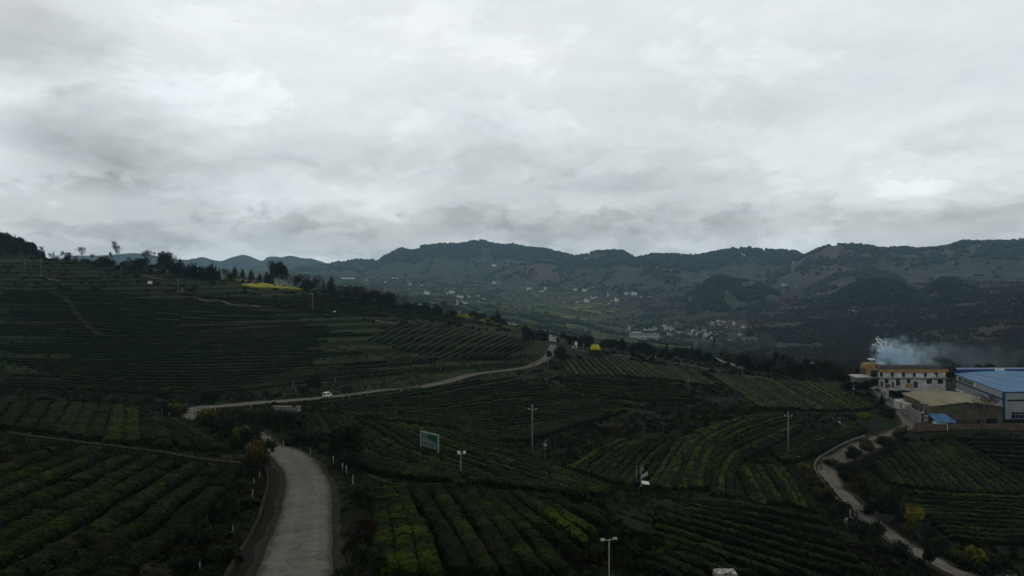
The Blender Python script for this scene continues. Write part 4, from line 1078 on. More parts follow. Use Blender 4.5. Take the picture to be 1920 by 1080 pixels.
trees("512 531 52 .9;556 543 32 1.1;570 546 36 1.2;586 548 36 1.2;600 549 30 1.2;640 562 30;655 564 32;668 566 30", 'bare', 'leafless tree right of the yellow field', 'leafless trees right of the yellow field', dmax=DM, dmin=400)
trees("577 546 28 .7;607 552 26 1.0", 'conifer', 'dark slim conifer near the dark oval tree', 'slim conifers near the oval tree', dmax=DM, dmin=400)
trees("621 554 36 1.0", 'oval', 'prominent dark oval tree at the end of the yellow field', dmax=DM, dmin=400)
trees("682 568 32;698 570 32 1.1;712 571 30;745 577 28;755 579 26;830 594 32;842 596 24;872 600 22;780 585 22;815 592 24", 'bare', 'leafless tree on the falling crest', 'leafless trees on the falling crest', dmax=DM, dmin=400)
trees("690 570 26 1.0;705 571 28 .9;720 573 24 1.0;735 575 26 1.0;800 590 20 1.1;820 594 22 1.0;850 598 16 1.4", 'broad', 'dark leafy tree on the falling crest', 'leafy trees on the falling crest', dmax=DM, dmin=400)
trees("727 574 30 .8;650 562 28 .9;675 567 26 .9", 'spring', 'pale spring tree on the falling crest', 'pale spring trees on the falling crest', dmax=DM, dmin=400)
trees("762 580 18;775 584 16;865 599 14;893 594 20 .9;983 607 16 .6", 'conifer', 'small pointed conifer on the falling crest', 'pointed conifers on the falling crest', dmax=DM, dmin=400)
trees("933 602 28 1.05", 'oval', 'dark oval tree beside the lowest yellow field', dmax=DM, dmin=400)
# pines on the left-edge hill
def pine_hill():
    zf_ = HILL_PINE
    L = []
    for k in range(150):
        px = rng.uniform(-60, 84); s = -rng.random() ** 1.1 * 0.98
        L.append((px, s))
    for px in np.linspace(-55, 80, 36): L.append((px + rng.normal(0, 1.5), rng.normal(-0.02, 0.02)))
    L.sort()
    for i, (px, s) in enumerate(L):
        d2, z2 = zf_(np.array([px]), np.array([s])); d2 = float(d2[0]); z2 = max(float(z2[0]), float(hgt(px, d2)))
        h = rng.uniform(7.5, 12) * (0.8 if px > 66 else 1)
        tr, cr = KIND['pine' if rng.random() < .6 else 'conifer'][int(rng.integers(3))]
        o = obj('pine_tree', None, None, ((px - CX) / F * d2, d2, z2 - .3), rng.uniform(0, 6)); o.scale = (h * .8, h * .8, h)
        tag(o, 'dark pine in the dense pine wood on the left edge hill', 'tree', 'pines on the left edge hill')
        obj('trunk', tr, o); obj('crown', cr, o)
pine_hill()
# around the top of the road and the wooded belt
trees("1049 682 36 .8", 'broad', 'big dark tree at the top of the far road', dmin=200)
trees("1031 676 20 .8", 'lane_tree_dark', 'small round tree standing on the far road bend', dmin=200)
trees("1298 672 28 .75;1250 668 30 .5", 'oval', 'dark pointed tree in the wooded belt', 'pointed trees in the wooded belt', dmax=470, dmin=300)
trees("1335 690 62 .35", 'bare_tall', 'tall thin leafless tree beside the pale track', dmax=430, dmin=300)
trees("1356 682 28 1.1", 'spring', 'pale green round tree beside the pale track', dmax=440, dmin=300)
def belt(x0, x1, y0, y1, n, lb, grp, kinds, h0, h1, dmax, dmin=300):
    L = sorted((rng.uniform(x0, x1), rng.random()) for _ in range(n))
    for i, (px, v) in enumerate(L):
        py = y0 + (y1 - y0) * (px - x0) / (x1 - x0) + (v - .5) * 9
        k = kinds[int(rng.integers(len(kinds)))]
        tree(k, px, py, rng.uniform(h0, h1), '%s, %s from the left' % (lb, ordw(i)), grp, dmax=dmax * (0.85 + 0.3 * v), wide=rng.uniform(.8, 1.3), dmin=dmin)
belt(985, 1036, 632, 640, 10, 'dark tree on the bank left of the road top', 'trees left of the road top', ['broad', 'bush', 'bare', 'broad'], 14, 24, 520)
belt(1052, 1110, 640, 648, 10, 'dark tree behind the white hoarding', 'trees behind the white hoarding', ['broad', 'bush', 'broad', 'bare'], 12, 24, 560)
belt(1128, 1240, 652, 668, 22, 'dark tree in the wooded belt right of the yellow knoll', 'wooded belt right of the yellow knoll', ['broad', 'broad', 'bush', 'bare', 'tall_broad'], 12, 26, 560)
belt(1240, 1340, 668, 684, 20, 'dark tree in the wooded belt left of the pale track', 'wooded belt left of the pale track', ['broad', 'broad', 'bush', 'bare', 'tall_broad'], 14, 28, 520)
belt(1366, 1470, 686, 700, 24, 'dark tree in the grove right of the pale track', 'grove right of the pale track', ['broad', 'tall_broad', 'bare', 'broad', 'tall_broad'], 18, 36, 520)
belt(1470, 1600, 696, 714, 26, 'dark tree in the grove left of the white factory', 'grove left of the white factory', ['broad', 'tall_broad', 'broad', 'bare', 'bush'], 16, 32, 430)
belt(1780, 1930, 700, 705, 8, 'dark tree behind the blue roofed factory', 'trees behind the blue roofed factory', ['broad', 'bare'], 14, 22, 420)
tree('broad', 1921, 700, 30, 'dark tree rising behind the blue roof at the right edge', d=330, wide=.8)
belt(92, 300, 491, 511, 22, 'leafless or dark tree filling the left crest treeline', 'left crest treeline filling', ['bare', 'bare', 'broad', 'bush'], 12, 26, 720, 400)
belt(300, 440, 511, 524, 12, 'bush or tree filling the crest near the cypress clump', 'crest filling near the cypresses', ['bare', 'broad', 'bush'], 12, 24, 720, 400)
belt(540, 760, 542, 578, 22, 'leafless or dark tree filling the falling crest', 'falling crest filling', ['bare', 'bare', 'broad', 'tall_broad'], 14, 30, 700, 400)
belt(760, 990, 580, 610, 20, 'dark bush or tree filling the lower crest', 'lower crest filling', ['bush', 'bare', 'broad', 'bush'], 8, 20, 680, 400)
# black shrubs in front of the white factory wall, bare tree before the olive shed
for px, py, h, w, lb in ((1728, 735, 12, 1.3, 'low dark shrub left in front of the white factory wall'), (1737, 735, 9, 1.5, 'small dark shrub in front of the white factory wall'), (1748, 736, 18, .9, 'taller black shrub in front of the white factory wall'),
                     (1757, 736, 7, 1.4, 'smallest black shrub in front of the white factory wall'), (1766, 736, 17, .8, 'black shrub by the right corner of the white factory'), (1704, 737, 14, 2.0, 'broad dark bush on the lawn before the factory'), (1676, 731, 13, 1.5, 'dark bush left of the entrance of the white factory'), (1690, 731, 15, 1.0, 'dark tree beside the entrance of the white factory')):
    tree('bush', px, py, h, lb, 'shrubs before the white factory', d=278, wide=w, dmin=200)
tree('bare', 1839, 808, 72, 'leafless tree with yellow buds in front of the olive shed', d=228, wide=1.0)
# ------------------------------------------------------------------ built things
def plain(name, c, rough=0.7, var=0.12, scale=1.5, metal=0.0, spec=0.08):
    c = tuple(c); return_m = surf(name, tuple(x * (1 - var) for x in c), tuple(min(1, x * (1 + var)) for x in c), scale, rough, spec=spec)
    if metal: return_m.node_tree.nodes['Principled BSDF'].inputs['Metallic'].default_value = metal
    return return_m
M_white = surf("white wash", (0.55, 0.55, 0.53), (0.72, 0.72, 0.70), 0.8, 0.8, c3=(0.46, 0.44, 0.40), s3=0.35)
M_whiteb = plain("white paint", (0.80, 0.80, 0.78), 0.5)
M_postw = plain("painted post", (0.33, 0.33, 0.30), 0.6, 0.2)
M_greyc = surf("grey concrete", (0.16, 0.155, 0.14), (0.26, 0.25, 0.23), 1.0, 0.85, 0.02)
M_ochre = surf("ochre paint", (0.30, 0.20, 0.075), (0.38, 0.26, 0.10), 0.9, 0.75)
M_rooft = surf("dark roof tiles", (0.020, 0.018, 0.020), (0.045, 0.04, 0.042), 1.5, 0.8)
M_glass = plain("dark window glass", (0.016, 0.018, 0.02), 0.15, 0.3, spec=0.5)
M_door = plain("brown wood", (0.07, 0.055, 0.04), 0.7)
def sheet_mat(name, c1, c2, pitch):
    m = surf(name, c1, c2, 0.35, 0.6, spec=0.06, stretch=(3.0, 0.25, 1.0), c3=tuple(x * .72 for x in c1), s3=0.25); t = NT(m.node_tree)
    b = m.node_tree.nodes['Principled BSDF']; src = b.inputs['Base Color'].links[0].from_socket
    x = t.sep(t.new('ShaderNodeNewGeometry').outputs['Position'])[0]
    f = t.math('ABSOLUTE', t.math('SUBTRACT', t.math('FRACT', t.math('MULTIPLY', x, 1.0 / pitch)), 0.5))
    t.put(b.inputs['Base Color'], t.mix(t.math('MULTIPLY', t.map(f, 0.10, 0.02), 0.15), src, tuple(v * .45 for v in c1)))
    return m
M_blue = sheet_mat("blue sheet roof", (0.048, 0.18, 0.39), (0.060, 0.21, 0.44), 1.3)
M_bluedk = plain("deep blue sheet", (0.02, 0.055, 0.20), 0.5)
M_cream = surf("pale cladding", (0.30, 0.315, 0.32), (0.38, 0.395, 0.40), 0.5, 0.6)
M_olive = sheet_mat("olive sheet roof", (0.17, 0.155, 0.08), (0.21, 0.195, 0.105), 1.0)
M_oliwall = surf("olive wall", (0.085, 0.08, 0.05), (0.13, 0.12, 0.08), 0.6, 0.85)
M_black = plain("black metal", (0.012, 0.012, 0.013), 0.5)
M_steel = plain("grey steel", (0.30, 0.31, 0.31), 0.45)
M_brick = surf("weathered brick", (0.10, 0.07, 0.055), (0.17, 0.13, 0.10), 1.2, 0.9)
M_rape = surf("rapeseed flowers", (0.32, 0.29, 0.014), (0.50, 0.45, 0.018), 0.9, 0.8, 0.15, c3=(0.16, 0.20, 0.03), s3=0.09)
M_rape_far = surf("far rapeseed flowers", (0.20, 0.20, 0.05), (0.30, 0.29, 0.07), 0.02, 0.9, c3=(0.10, 0.14, 0.05), s3=0.012)
M_green = surf("billboard green", (0.012, 0.075, 0.040), (0.018, 0.10, 0.055), 0.8, 0.5)
M_faded = surf("faded billboard white", (0.15, 0.20, 0.175), (0.21, 0.27, 0.24), 0.9, 0.6)
M_ink = plain("dark lettering", (0.012, 0.016, 0.018), 0.6)
M_panel = plain("solar glass", (0.26, 0.28, 0.30), 0.25, spec=0.5)
M_tarp = surf("white tarpaulin", (0.42, 0.42, 0.38), (0.55, 0.55, 0.5), 0.6, 0.7)
M_rubble = surf("pale stone", (0.20, 0.18, 0.16), (0.34, 0.31, 0.28), 1.6, 0.9, 0.05)
M_pinkw = plain("pink wall", (0.50, 0.30, 0.28), 0.8)
M_greyw = surf("unplastered wall", (0.13, 0.12, 0.125), (0.22, 0.205, 0.20), 0.4, 0.85)
M_roofgrey = surf("grey slab roof", (0.10, 0.10, 0.105), (0.18, 0.18, 0.18), 0.3, 0.9)
M_rooftile = surf("brown tile roof", (0.05, 0.042, 0.045), (0.09, 0.075, 0.075), 0.4, 0.9)

def thing(name, label, cat, loc, rz=0.0, group=None):
    o = obj(name, None, None, loc, rz); o.empty_display_size = 0.4
    return tag(o, label, cat, group)

# ---- marker posts
def mk_post():
    a = MB().prism([(-.05, -.05), (.05, -.05), (.05, .05), (-.05, .05)], -.3, .92)
    a.add([(-.05, -.05, .92), (.05, -.05, .92), (.05, .05, .92), (-.05, .05, .92), (-.03, -.03, 1.0), (.03, -.03, 1.0), (.03, .03, 1.0), (-.03, .03, 1.0)],
          [(0, 1, 5, 4), (1, 2, 6, 5), (2, 3, 7, 6), (3, 0, 4, 7), (4, 5, 6, 7)])
    return a
_post = None
def posts(s, label, h, dmin, dmax):
    global _post
    L = sorted(tuple(float(v) for v in q.split()) for q in s.split(';'))
    for i, (px, py) in enumerate(L):
        p = cast(px, py, dmin, dmax)
        if _post is None: _post = mk_post().build('marker_post', M_postw); o = _post
        else: o = _post.copy(); COL.objects.link(o)
        o.location = p; o.scale = (h, h, h * random.uniform(.9, 1.15)); o.rotation_euler = (random.uniform(-.05, .05), random.uniform(-.06, .06), random.uniform(0, 1))
        tag(o, '%s, %s from the left' % (label, ordw(i)), 'post', 'white marker posts along the road')
posts("507 831;531 840;582 855;625 873;642 883;649 889;662 909", 'white marker post on the right side of the near road bend', 1.2, 60, 160)
posts("462 842;487 898;476 910;473 932;436 1000;375 1076", 'white marker post left of the road and its ditch', .8, 55, 150)
posts("284 780;304 776;317 784;382 806;404 772;424 806;434 816;443 809;466 815", 'white marker post around the hidden bend of the road', 1.25, 120, 260)
posts("550 722;629 716;697 705;729 701;826 694;877 687;900 683", 'white marker post on the bank above the far road', 1.4, 250, 450)
posts("471 765;617 752;654 749;689 746;752 736;782 729;813 723;837 720;863 716", 'white marker post along the near edge of the far road', 1.5, 220, 420)

# ---- poles
def power_pole(px, py, hpx, label, dmin=60, dmax=None, arms=True):
    p = cast(px, py, dmin, dmax); h = hpx * p[1] / F
    o = thing('power_pole', label, 'pole', p, random.uniform(-.2, .2), 'concrete power poles')
    MB().tube((0, 0, -.5), (0, 0, h), max(.17, .015 * h), max(.11, .010 * h), 8).build('pole', M_greyc, o, True)
    if arms:
        w = h * .085
        MB().box(-w, w, -.05, .05, h * .92, h * .92 + .09).build('crossarm', M_steel, o)
        for x in (-w * .92, w * .92, 0):
            z0 = h * .92 + .09 if x else h
            MB().tube((x, 0, z0), (x, 0, z0 + .16), .04, .04, 6).ball((x, 0, z0 + .2), .085, n=6, m=4).build('insulator', M_whiteb, o)
    return o
power_pole(998, 853, 92, 'tall concrete power pole with crossarm in the middle of the tea fields', 120, 200)
power_pole(1478, 856, 82, 'concrete power pole with crossarm above the lane bend', 130)
power_pole(77, 521, 34, 'pale power pole below the bare tree at the pine hill', 300, 640)
power_pole(46, 505, 20, 'short pale power pole in front of the pine hill', 300, 690, False)
power_pole(227, 513, 16, 'thin pole below the tallest leafless tree', 300, 690, False)
power_pole(334, 549, 25, 'grey power pole on the left hill right of the white board', 300)
power_pole(586, 582, 32, 'thin grey pole on the hill below the yellow field', 300, 640)
power_pole(909, 626, 21, 'short pale pole below the lowest yellow field', 300, 640)
power_pole(1392, 705, 18, 'thin pole at the end of the concrete channel', 200, 400, False)

def camera_pole():
    p = cast(864, 901, 80, 130); k = p[1] / F; h = 53 * k
    o = thing('camera_pole', 'white pole with two camera heads on the ridge right of the billboard', 'pole', p)
    MB().tube((0, 0, -.3), (0, 0, h), .055, .045, 8).build('pole', M_postw, o, True)
    MB().box(-.28, .42, -.03, .03, h - .16, h - .09).build('bracket', M_postw, o)
    a = MB().box(-.42, -.08, -.14, .14, h - .22, h + .14); a.build('control_box', M_whiteb, o)
    b = MB().tube((.44, 0, h - .02), (.44, 0, h + .14), .12, .17, 10).ball((.44, 0, h - .08), .17, n=10, m=6).build('camera_dome', M_whiteb, o, True)
camera_pole()
def solar_lamp(px, py, hpx, label, heads=1, dmin=60, dmax=None, yaw=0.3, mat=None):
    p = cast(px, py, dmin, dmax); h = hpx * p[1] / F
    o = thing('solar_lamp', label, 'lamp', p, yaw, 'solar lamps in the tea fields'); mat = mat or M_postw
    MB().tube((0, 0, -.3), (0, 0, h), .055, .045, 8).build('pole', mat, o, True)
    if heads == 2:
        MB().box(-.36, .36, -.03, .03, h - .08, h - .03).build('crossarm', mat, o)
        for s in (-1, 1):
            MB().prism([(s * .5 - .16, -.14), (s * .5 + .16, -.14), (s * .5 + .16, .14), (s * .5 - .16, .14)], h - .05, [h - .01, h - .01, h + .08, h + .08]).build('lamp_head', M_postw, o)
    else:
        MB().path([(0, 0, h), (.12, 0, h + .16), (.34, 0, h + .12)], .04).build('lamp_arm', mat, o)
        MB().box(.3, .62, -.1, .1, h + .05, h + .13).build('lamp_head', M_postw, o)
        c, s_ = math.cos(.6), math.sin(.6)
        a = MB().add([(-.35, -.5 * c, h * .72 - .5 * s_ * .5), (.35, -.5 * c, h * .72 - .5 * s_ * .5), (.35, .1, h * .72 + .3), (-.35, .1, h * .72 + .3),
                      (-.35, -.5 * c, h * .72 - .04 - .5 * s_ * .5), (.35, -.5 * c, h * .72 - .04 - .5 * s_ * .5), (.35, .1, h * .72 + .26), (-.35, .1, h * .72 + .26)],
                     [(0, 1, 2, 3), (7, 6, 5, 4), (0, 4, 5, 1), (1, 5, 6, 2), (2, 6, 7, 3), (3, 7, 4, 0)])
        a.build('solar_panel', M_panel, o)
    return o
solar_lamp(1142, 1106, 95, 'white lamp pole with two flat heads at the bottom edge', 2, 50, 90)
solar_lamp(1290, 724, 14, 'small white solar lamp on the green strips', 1, 200, None, 1.0)
solar_lamp(1573, 812, 28, 'dark solar lamp with white panel in the field left of the lane', 1, 150, None, .8, M_black)
solar_lamp(1229, 680, 14, 'little white lamp on the edge of the wooded belt', 1, 300, 470)
solar_lamp(1600, 745, 22, 'thin white lamp at the top right of the striped field', 1, 200, 300)
solar_lamp(1094, 658, 16, 'white lamp beside the white hoarding', 1, 300, 480)
solar_lamp(1022, 856, 30, 'short white post with small head right of the tall power pole', 1, 120, 190)
def pest_station():
    p = cast(1202, 930, 110, 160); k = p[1] / F
    o = thing('solar_insect_lamp', 'white hooked pole with two tilted panels in the sunken field', 'lamp', p)
    h = 52 * k
    MB().path([(.05, 0, -.3), (0, 0, h), (.08, 0, h + .15), (.28, 0, h + .05), (.3, 0, h - .35)], .06, 8).build('pole', M_postw, o, True)
    for z, t, nm in ((h * .70, .55, 'solar_panel'), (h * .5, -.12, 'lamp_hood')):
        c, s_ = math.cos(t), math.sin(t)
        q = [(.12, -.35), (1.15, -.35), (1.15, .35), (.12, .35)]
        V = [(x * c, y, z + (x - .12) * s_ + (y * .4)) for x, y in q] + [(x * c, y, z + (x - .12) * s_ + (y * .4) - .06) for x, y in q]
        MB().add(V, [(0, 1, 2, 3), (7, 6, 5, 4), (0, 4, 5, 1), (1, 5, 6, 2), (2, 6, 7, 3), (3, 7, 4, 0)]).build(nm, M_panel if nm == 'solar_panel' else M_whiteb, o)
    MB().box(-.22, .22, -.2, .2, 0, 1.4).build('cabinet', M_black, o)
    p2 = cast(1193, 912, 110, 160); h2 = 37 * p2[1] / F
    o2 = thing('hooked_pole', 'thin white hooked pole just left of the panel pole', 'pole', p2)
    MB().path([(0, 0, -.2), (0, 0, h2), (.08, 0, h2 + .12), (.22, 0, h2 + .14)], .045, 8).build('pole', M_postw, o2, True)
pest_station()
def street_lamp(px, py, hpx, label):
    p = cast(px, py, 100); h = hpx * p[1] / F
    o = thing('street_lamp', label, 'lamp', p, 0.1)
    MB().tube((0, 0, -.3), (0, 0, h), .10, .07, 8).build('pole', M_black, o, True)
    MB().path([(0, 0, h), (-.25, 0, h + .35), (-.6, 0, h + .5)], .06, 6).build('lamp_arm', M_black, o)
    MB().prism([(-1.05, -.12), (-.55, -.12), (-.55, .12), (-1.05, .12)], h + .44, h + .56).build('lamp_head', M_steel, o)
street_lamp(1592, 990, 46, 'black street lamp with curved arm on the left edge of the lane')
street_lamp(1503, 876, 16, 'dark lamp post at the foot of the power pole above the lane bend')

# ---- billboard
def billboard():
    db = cast(821, 857, 90, 160)[1]; L = at(789, 809, db * 1.028); Rr = at(821, 817, db); zt = (L[2] + Rr[2]) / 2
    o = thing('billboard', 'green and faded white billboard with two rows of dark lettering', 'sign', (L[0], L[1], zt))
    v = Rr - L; W = math.hypot(v[0], v[1]); yaw = math.atan2(v[1], v[0]); o.rotation_euler = (0, 0, yaw)
    Hh = 35.5 * db / F
    o.scale = (Hh / 3.45,) * 3; W = W / (Hh / 3.45); Hh = 3.45
    MB().box(0, W, 0, .10, -Hh, 0).build('panel', M_green, o)
    # faded part of the printed sheet, with a ragged right end
    q = [(0.06, -.12), (W * .46, -.12), (W * .42, -.8), (W * .52, -1.2), (W * .90, -1.6), (W * .92, -2.6), (W * .55, -2.6), (.06, -2.5)]
    MB().add([(x, -.012, z) for x, z in q] + [(x, 0.0, z) for x, z in q], [tuple(range(8))] + [(k, k + 8, (k + 1) % 8 + 8, (k + 1) % 8) for k in range(8)]).build('printed_sheet', M_faded, o)
    MB().box(-.12, W + .12, -.06, .16, 0, .12).build('top_rail', M_postw, o)
    MB().box(W, W + .16, -.05, .15, -Hh - 1.6, 0).build('frame_post', M_postw, o)
    MB().box(-.14, 0, -.05, .15, -Hh - 1.2, 0).build('frame_post', M_postw, o)
    for txt, x, z, s in (("欢迎您", .30, -1.25, .80), ("小康生态茶园", .28, -2.32, .70)):
        cu = bpy.data.curves.new("lettering", 'FONT'); cu.body = txt; cu.size = s; cu.extrude = .008; cu.space_character = 0.98
        tmp = bpy.data.objects.new("lettering", cu); COL.objects.link(tmp); bpy.context.view_layer.update()
        me = bpy.data.meshes.new_from_object(tmp.evaluated_get(bpy.context.evaluated_depsgraph_get()))
        bpy.data.objects.remove(tmp); me.materials.clear(); me.materials.append(M_ink)
        t = obj('lettering', me, o); t.location = (x, -.03, z); t.rotation_euler = (R(90), 0, 0); t.scale = (1.0, 1.25, 1)
billboard()

def board(px, py, wpx, hpx, label, mat, name='notice_board', dmin=200, dmax=None):
    p = cast(px, py, dmin, dmax); k = p[1] / F; w, h = wpx * k, hpx * k
    o = thing(name, label, 'sign', p, random.uniform(-.15, .15))
    MB().box(-w / 2, w / 2, -.05, .05, h * .25, h).build('panel', mat, o)
    for s in (-1, 1): MB().box(s * w * .4 - .06, s * w * .4 + .06, .052, .16, -.3, h * .9).build('leg', M_steel, o)
board(281, 534, 9, 7, 'small white board on the left hill', M_whiteb)
board(1076, 656, 10, 9, 'low pale hoarding panel beside the yellow knoll', M_faded, 'hoarding', 300, 480)
board(1080, 656, 5, 15, 'tall narrow white hoarding panel beside the yellow knoll', M_whiteb, 'hoarding', 300, 480)
board(341, 549, 5, 9, 'small pale marker stone beside the grey pole on the left hill', M_greyw, 'marker_stone')
board(627, 588, 5, 5, 'tiny white marker on the hill beside a terrace path', M_whiteb, 'marker_stone')
board(239, 730, 3, 4, 'tiny white tag in the dark field above the earth path', M_whiteb, 'marker_stone')

# ---- culvert
def culvert():
    p = cast(512, 772, 180, 260); k = p[1] / F
    o = thing('culvert', 'grey concrete culvert wall below the far road', 'culvert', p, -0.12)
    W = 44 * k
    MB().box(0, W, 0, 1.2, -.6, 1.0).build('wall', M_greyc, o)
    MB().box(-.2, W - 1.4, -.25, 1.4, 1.25, 1.5).build('cover_slab', M_greyc, o)
    MB().box(W - .02, W + .9, -.3, 1.5, -.6, 1.6).build('pier', M_greyc, o)
culvert()

# ---- van, motorcycles, people
def van():
    p = cast(600, 744.5, 240, 330); k = (road_c[np.argmin((road_c[:, 0] - p[0]) ** 2 + (road_c[:, 1] - p[1]) ** 2)])
    o = thing('van', 'small white van driving on the far road', 'van', (k[0], k[1], k[2] + .05), math.atan2(50, 33) + .2)
    L, Wd = 3.5, 1.6
    prof_ = [(-L / 2, .35), (-L / 2, .95), (-L / 2 + .15, 1.75), (L / 2 - 1.1, 1.8), (L / 2 - .45, 1.1), (L / 2, .95), (L / 2, .35)]
    n = len(prof_)
    V = [(x, -Wd / 2, z) for x, z in prof_] + [(x, Wd / 2, z) for x, z in prof_]
    MB().add(V, [tuple(range(n)), tuple(range(n, 2 * n))[::-1]] + [(k_, k_ + n, (k_ + 1) % n + n, (k_ + 1) % n) for k_ in range(n)]).build('body', M_whiteb, o)
    for s in (-1, 1):
        MB().add([(-1.5, s * (Wd / 2 + .012), 1.12), (.75, s * (Wd / 2 + .012), 1.12), (.5, s * (Wd / 2 + .012), 1.62), (-1.45, s * (Wd / 2 + .012), 1.62)], [(0, 1, 2, 3)]).build('window', M_glass, o)
    MB().add([(-L / 2 - .012, -.65, 1.0), (-L / 2 - .012, .65, 1.0), (-L / 2 + .11, .6, 1.6), (-L / 2 + .11, -.6, 1.6)], [(0, 1, 2, 3)]).build('rear_window', M_glass, o)
    for x in (-1.1, 1.1):
        for s in (-1, 1): MB().tube((x, s * (Wd / 2 - .2), .3), (x, s * (Wd / 2 + .02), .3), .3, .3, 12).build('wheel', M_black, o)
van()

def skin_body(joints, edges, mat, name='body'):
    me = bpy.data.meshes.new('b'); me.from_pydata([j[:3] for j in joints], edges, [])
    ob = bpy.data.objects.new('b', me); COL.objects.link(ob)
    ob.modifiers.new('s', 'SKIN'); ob.modifiers.new('u', 'SUBSURF').levels = 1
    for i, j in enumerate(joints):
        sv = me.skin_vertices[0].data[i]; sv.radius = (j[3], j[3]); sv.use_root = (i == 0)
    bpy.context.view_layer.update()
    m2 = bpy.data.meshes.new_from_object(ob.evaluated_get(bpy.context.evaluated_depsgraph_get()))
    bpy.data.objects.remove(ob); m2.materials.clear(); m2.materials.append(mat); m2.name = name
    return m2
M_skin = plain("skin", (0.35, 0.22, 0.16), 0.6)
M_cl = {'white': plain("white shirt", (0.42, 0.42, 0.41), .8), 'dark': plain("dark clothes", (0.02, 0.022, 0.028), .8), 'grey': plain("grey clothes", (0.12, 0.12, 0.13), .8)}
_BODY = {}
def person(p, yaw, shirt, sit, label):
    o = thing('person', label, 'person', p, yaw)
    key = (shirt, sit)
    if key not in _BODY:
        if sit: J = [(0, 0, .82, .15), (0, .04, 1.1, .16), (0, .06, 1.34, .13), (0, .07, 1.44, .06), (0, .09, 1.52, .075), (0, .09, 1.62, .10), (.11, .18, .80, .085), (.17, .42, .72, .065), (.17, .36, .34, .05), (.17, .46, .30, .04), (-.11, .18, .80, .085), (-.17, .42, .72, .065), (-.17, .36, .34, .05), (-.17, .46, .30, .04), (.20, .08, 1.32, .06), (.26, .26, 1.12, .045), (.28, .50, 1.06, .035), (-.20, .08, 1.32, .06), (-.26, .26, 1.12, .045), (-.28, .50, 1.06, .035)]
        else: J = [(0, 0, .92, .14), (0, 0, 1.15, .15), (0, 0, 1.38, .13), (0, 0, 1.48, .055), (0, .01, 1.54, .075), (0, .01, 1.64, .10), (.09, 0, .86, .085), (.11, .03, .48, .06), (.11, 0, .08, .045), (.11, .14, .04, .04), (-.09, 0, .86, .085), (-.12, .06, .48, .06), (-.13, .02, .08, .045), (-.13, .16, .04, .04), (.19, 0, 1.36, .06), (.24, 0, 1.10, .045), (.25, .08, .84, .035), (-.19, 0, 1.36, .06), (-.24, 0, 1.10, .045), (-.25, .10, .86, .035)]
        E = [(0, 1), (1, 2), (2, 3), (3, 4), (4, 5), (0, 6), (6, 7), (7, 8), (8, 9), (0, 10), (10, 11), (11, 12), (12, 13), (2, 14), (14, 15), (15, 16), (2, 17), (17, 18), (18, 19)]
        _BODY[key] = (skin_body(J, E, M_cl[shirt]), J[5][:3])
    me, hd = _BODY[key]
    obj('body', me, o)
    MB().ball((hd[0], hd[1] - .02, hd[2] + .05), .115, .12, .10, 8, 5).build('hair', M_black, o, True)
    MB().ball((hd[0], hd[1] + .05, hd[2] - .02), .085, .07, .10, 8, 5).build('face', M_skin, o, True)
    return o
def motorcycle(p, yaw, label):
    o = thing('motorcycle', label, 'motorcycle', p, yaw, 'motorcycles')
    for y in (-.62, .62):
        w = MB()
        for k in range(12):
            a, b = k * math.pi / 6, (k + 1) * math.pi / 6
            w.tube((0, y + .27 * math.cos(a), .3 + .27 * math.sin(a)), (0, y + .27 * math.cos(b), .3 + .27 * math.sin(b)), .05, .05, 5)
        w.tube((-.05, y, .3), (.05, y, .3), .07, .07, 6).build('wheel', M_black, o)
    MB().ball((0, .18, .78), .14, .28, .13).tube((0, -.4, .55), (0, .3, .6), .12, .14, 8).build('body', M_cl['dark'], o, True)
    MB().ball((0, -.3, .80), .13, .36, .06).build('seat', M_black, o, True)
    MB().path([(0, .62, .3), (0, .48, .95), (0, .42, 1.02)], .03).tube((-.34, .38, 1.05), (.34, .38, 1.05), .02, .02, 6).build('handlebar', M_steel, o)
    MB().ball((0, .58, .85), .08, n=6, m=4).build('headlight', M_whiteb, o)
def road_pt(line, px, off=0.0):
    q = np.abs(CX + F * line[:, 0] / line[:, 1] - px)
    return q
def on_surface(px, py, dmin, lift=.25, dmax=None):
    p = cast(px, py, dmin, dmax); p[2] += lift; return p
for i, (px, py, sh, sit, yaw, lb, mb) in enumerate(((1008, 688, 'white', True, 1.9, 'person in white riding a motorcycle on the far road', 'motorcycle ridden by a person in white on the far road'),
                                          (1017, 686, 'dark', True, 1.7, 'person in dark clothes riding a motorcycle on the far road', 'motorcycle ridden by a person in dark clothes on the far road'),
                                          (1028, 684, 'white', True, .4, 'person in white on a motorcycle under the small round tree', 'motorcycle under the small round tree on the far road'))):
    p = on_surface(px, py, 300, .27, 440)
    motorcycle(p, yaw, mb); person(p, yaw, sh, sit, lb)
motorcycle(on_surface(1000, 687.5, 300, .27, 420), 1.2, 'dark motorcycle parked at the edge of the far road')
for i, (px, py, sh, yaw, lb) in enumerate(((1594, 974, 'white', 2.6, 'person in a white shirt standing beside the black street lamp'),
                                       (1598, 972, 'dark', 2.0, 'person in dark clothes standing behind the white shirted one'),
                                       (1606, 978, 'dark', -2.2, 'person in dark clothes standing at the right end of the group'))):
    person(on_surface(px, py, 100, .24), yaw, sh, False, lb)
motorcycle(on_surface(1597, 983, 100, .24), .6, 'motorcycle parked in front of the people by the street lamp')
motorcycle(on_surface(1604, 984, 100, .24), .9, 'second motorcycle by the street lamp, nearer the lane centre')
motorcycle(cast(351, 767, 150, 225) + np.array([0, 0, .25]), 1.0, 'motorcycle at the hidden bend of the grey road')
def bench(px, py, label):
    p = on_surface(px, py, 100, .1); o = thing('bench', label, 'bench', p, 1.0)
    MB().box(-.8, .8, -.2, .2, .42, .5).build('seat', M_greyc, o)
    for s in (-1, 1): MB().box(s * .6 - .08, s * .6 + .08, -.17, .17, -.2, .42).build('leg', M_postw, o)
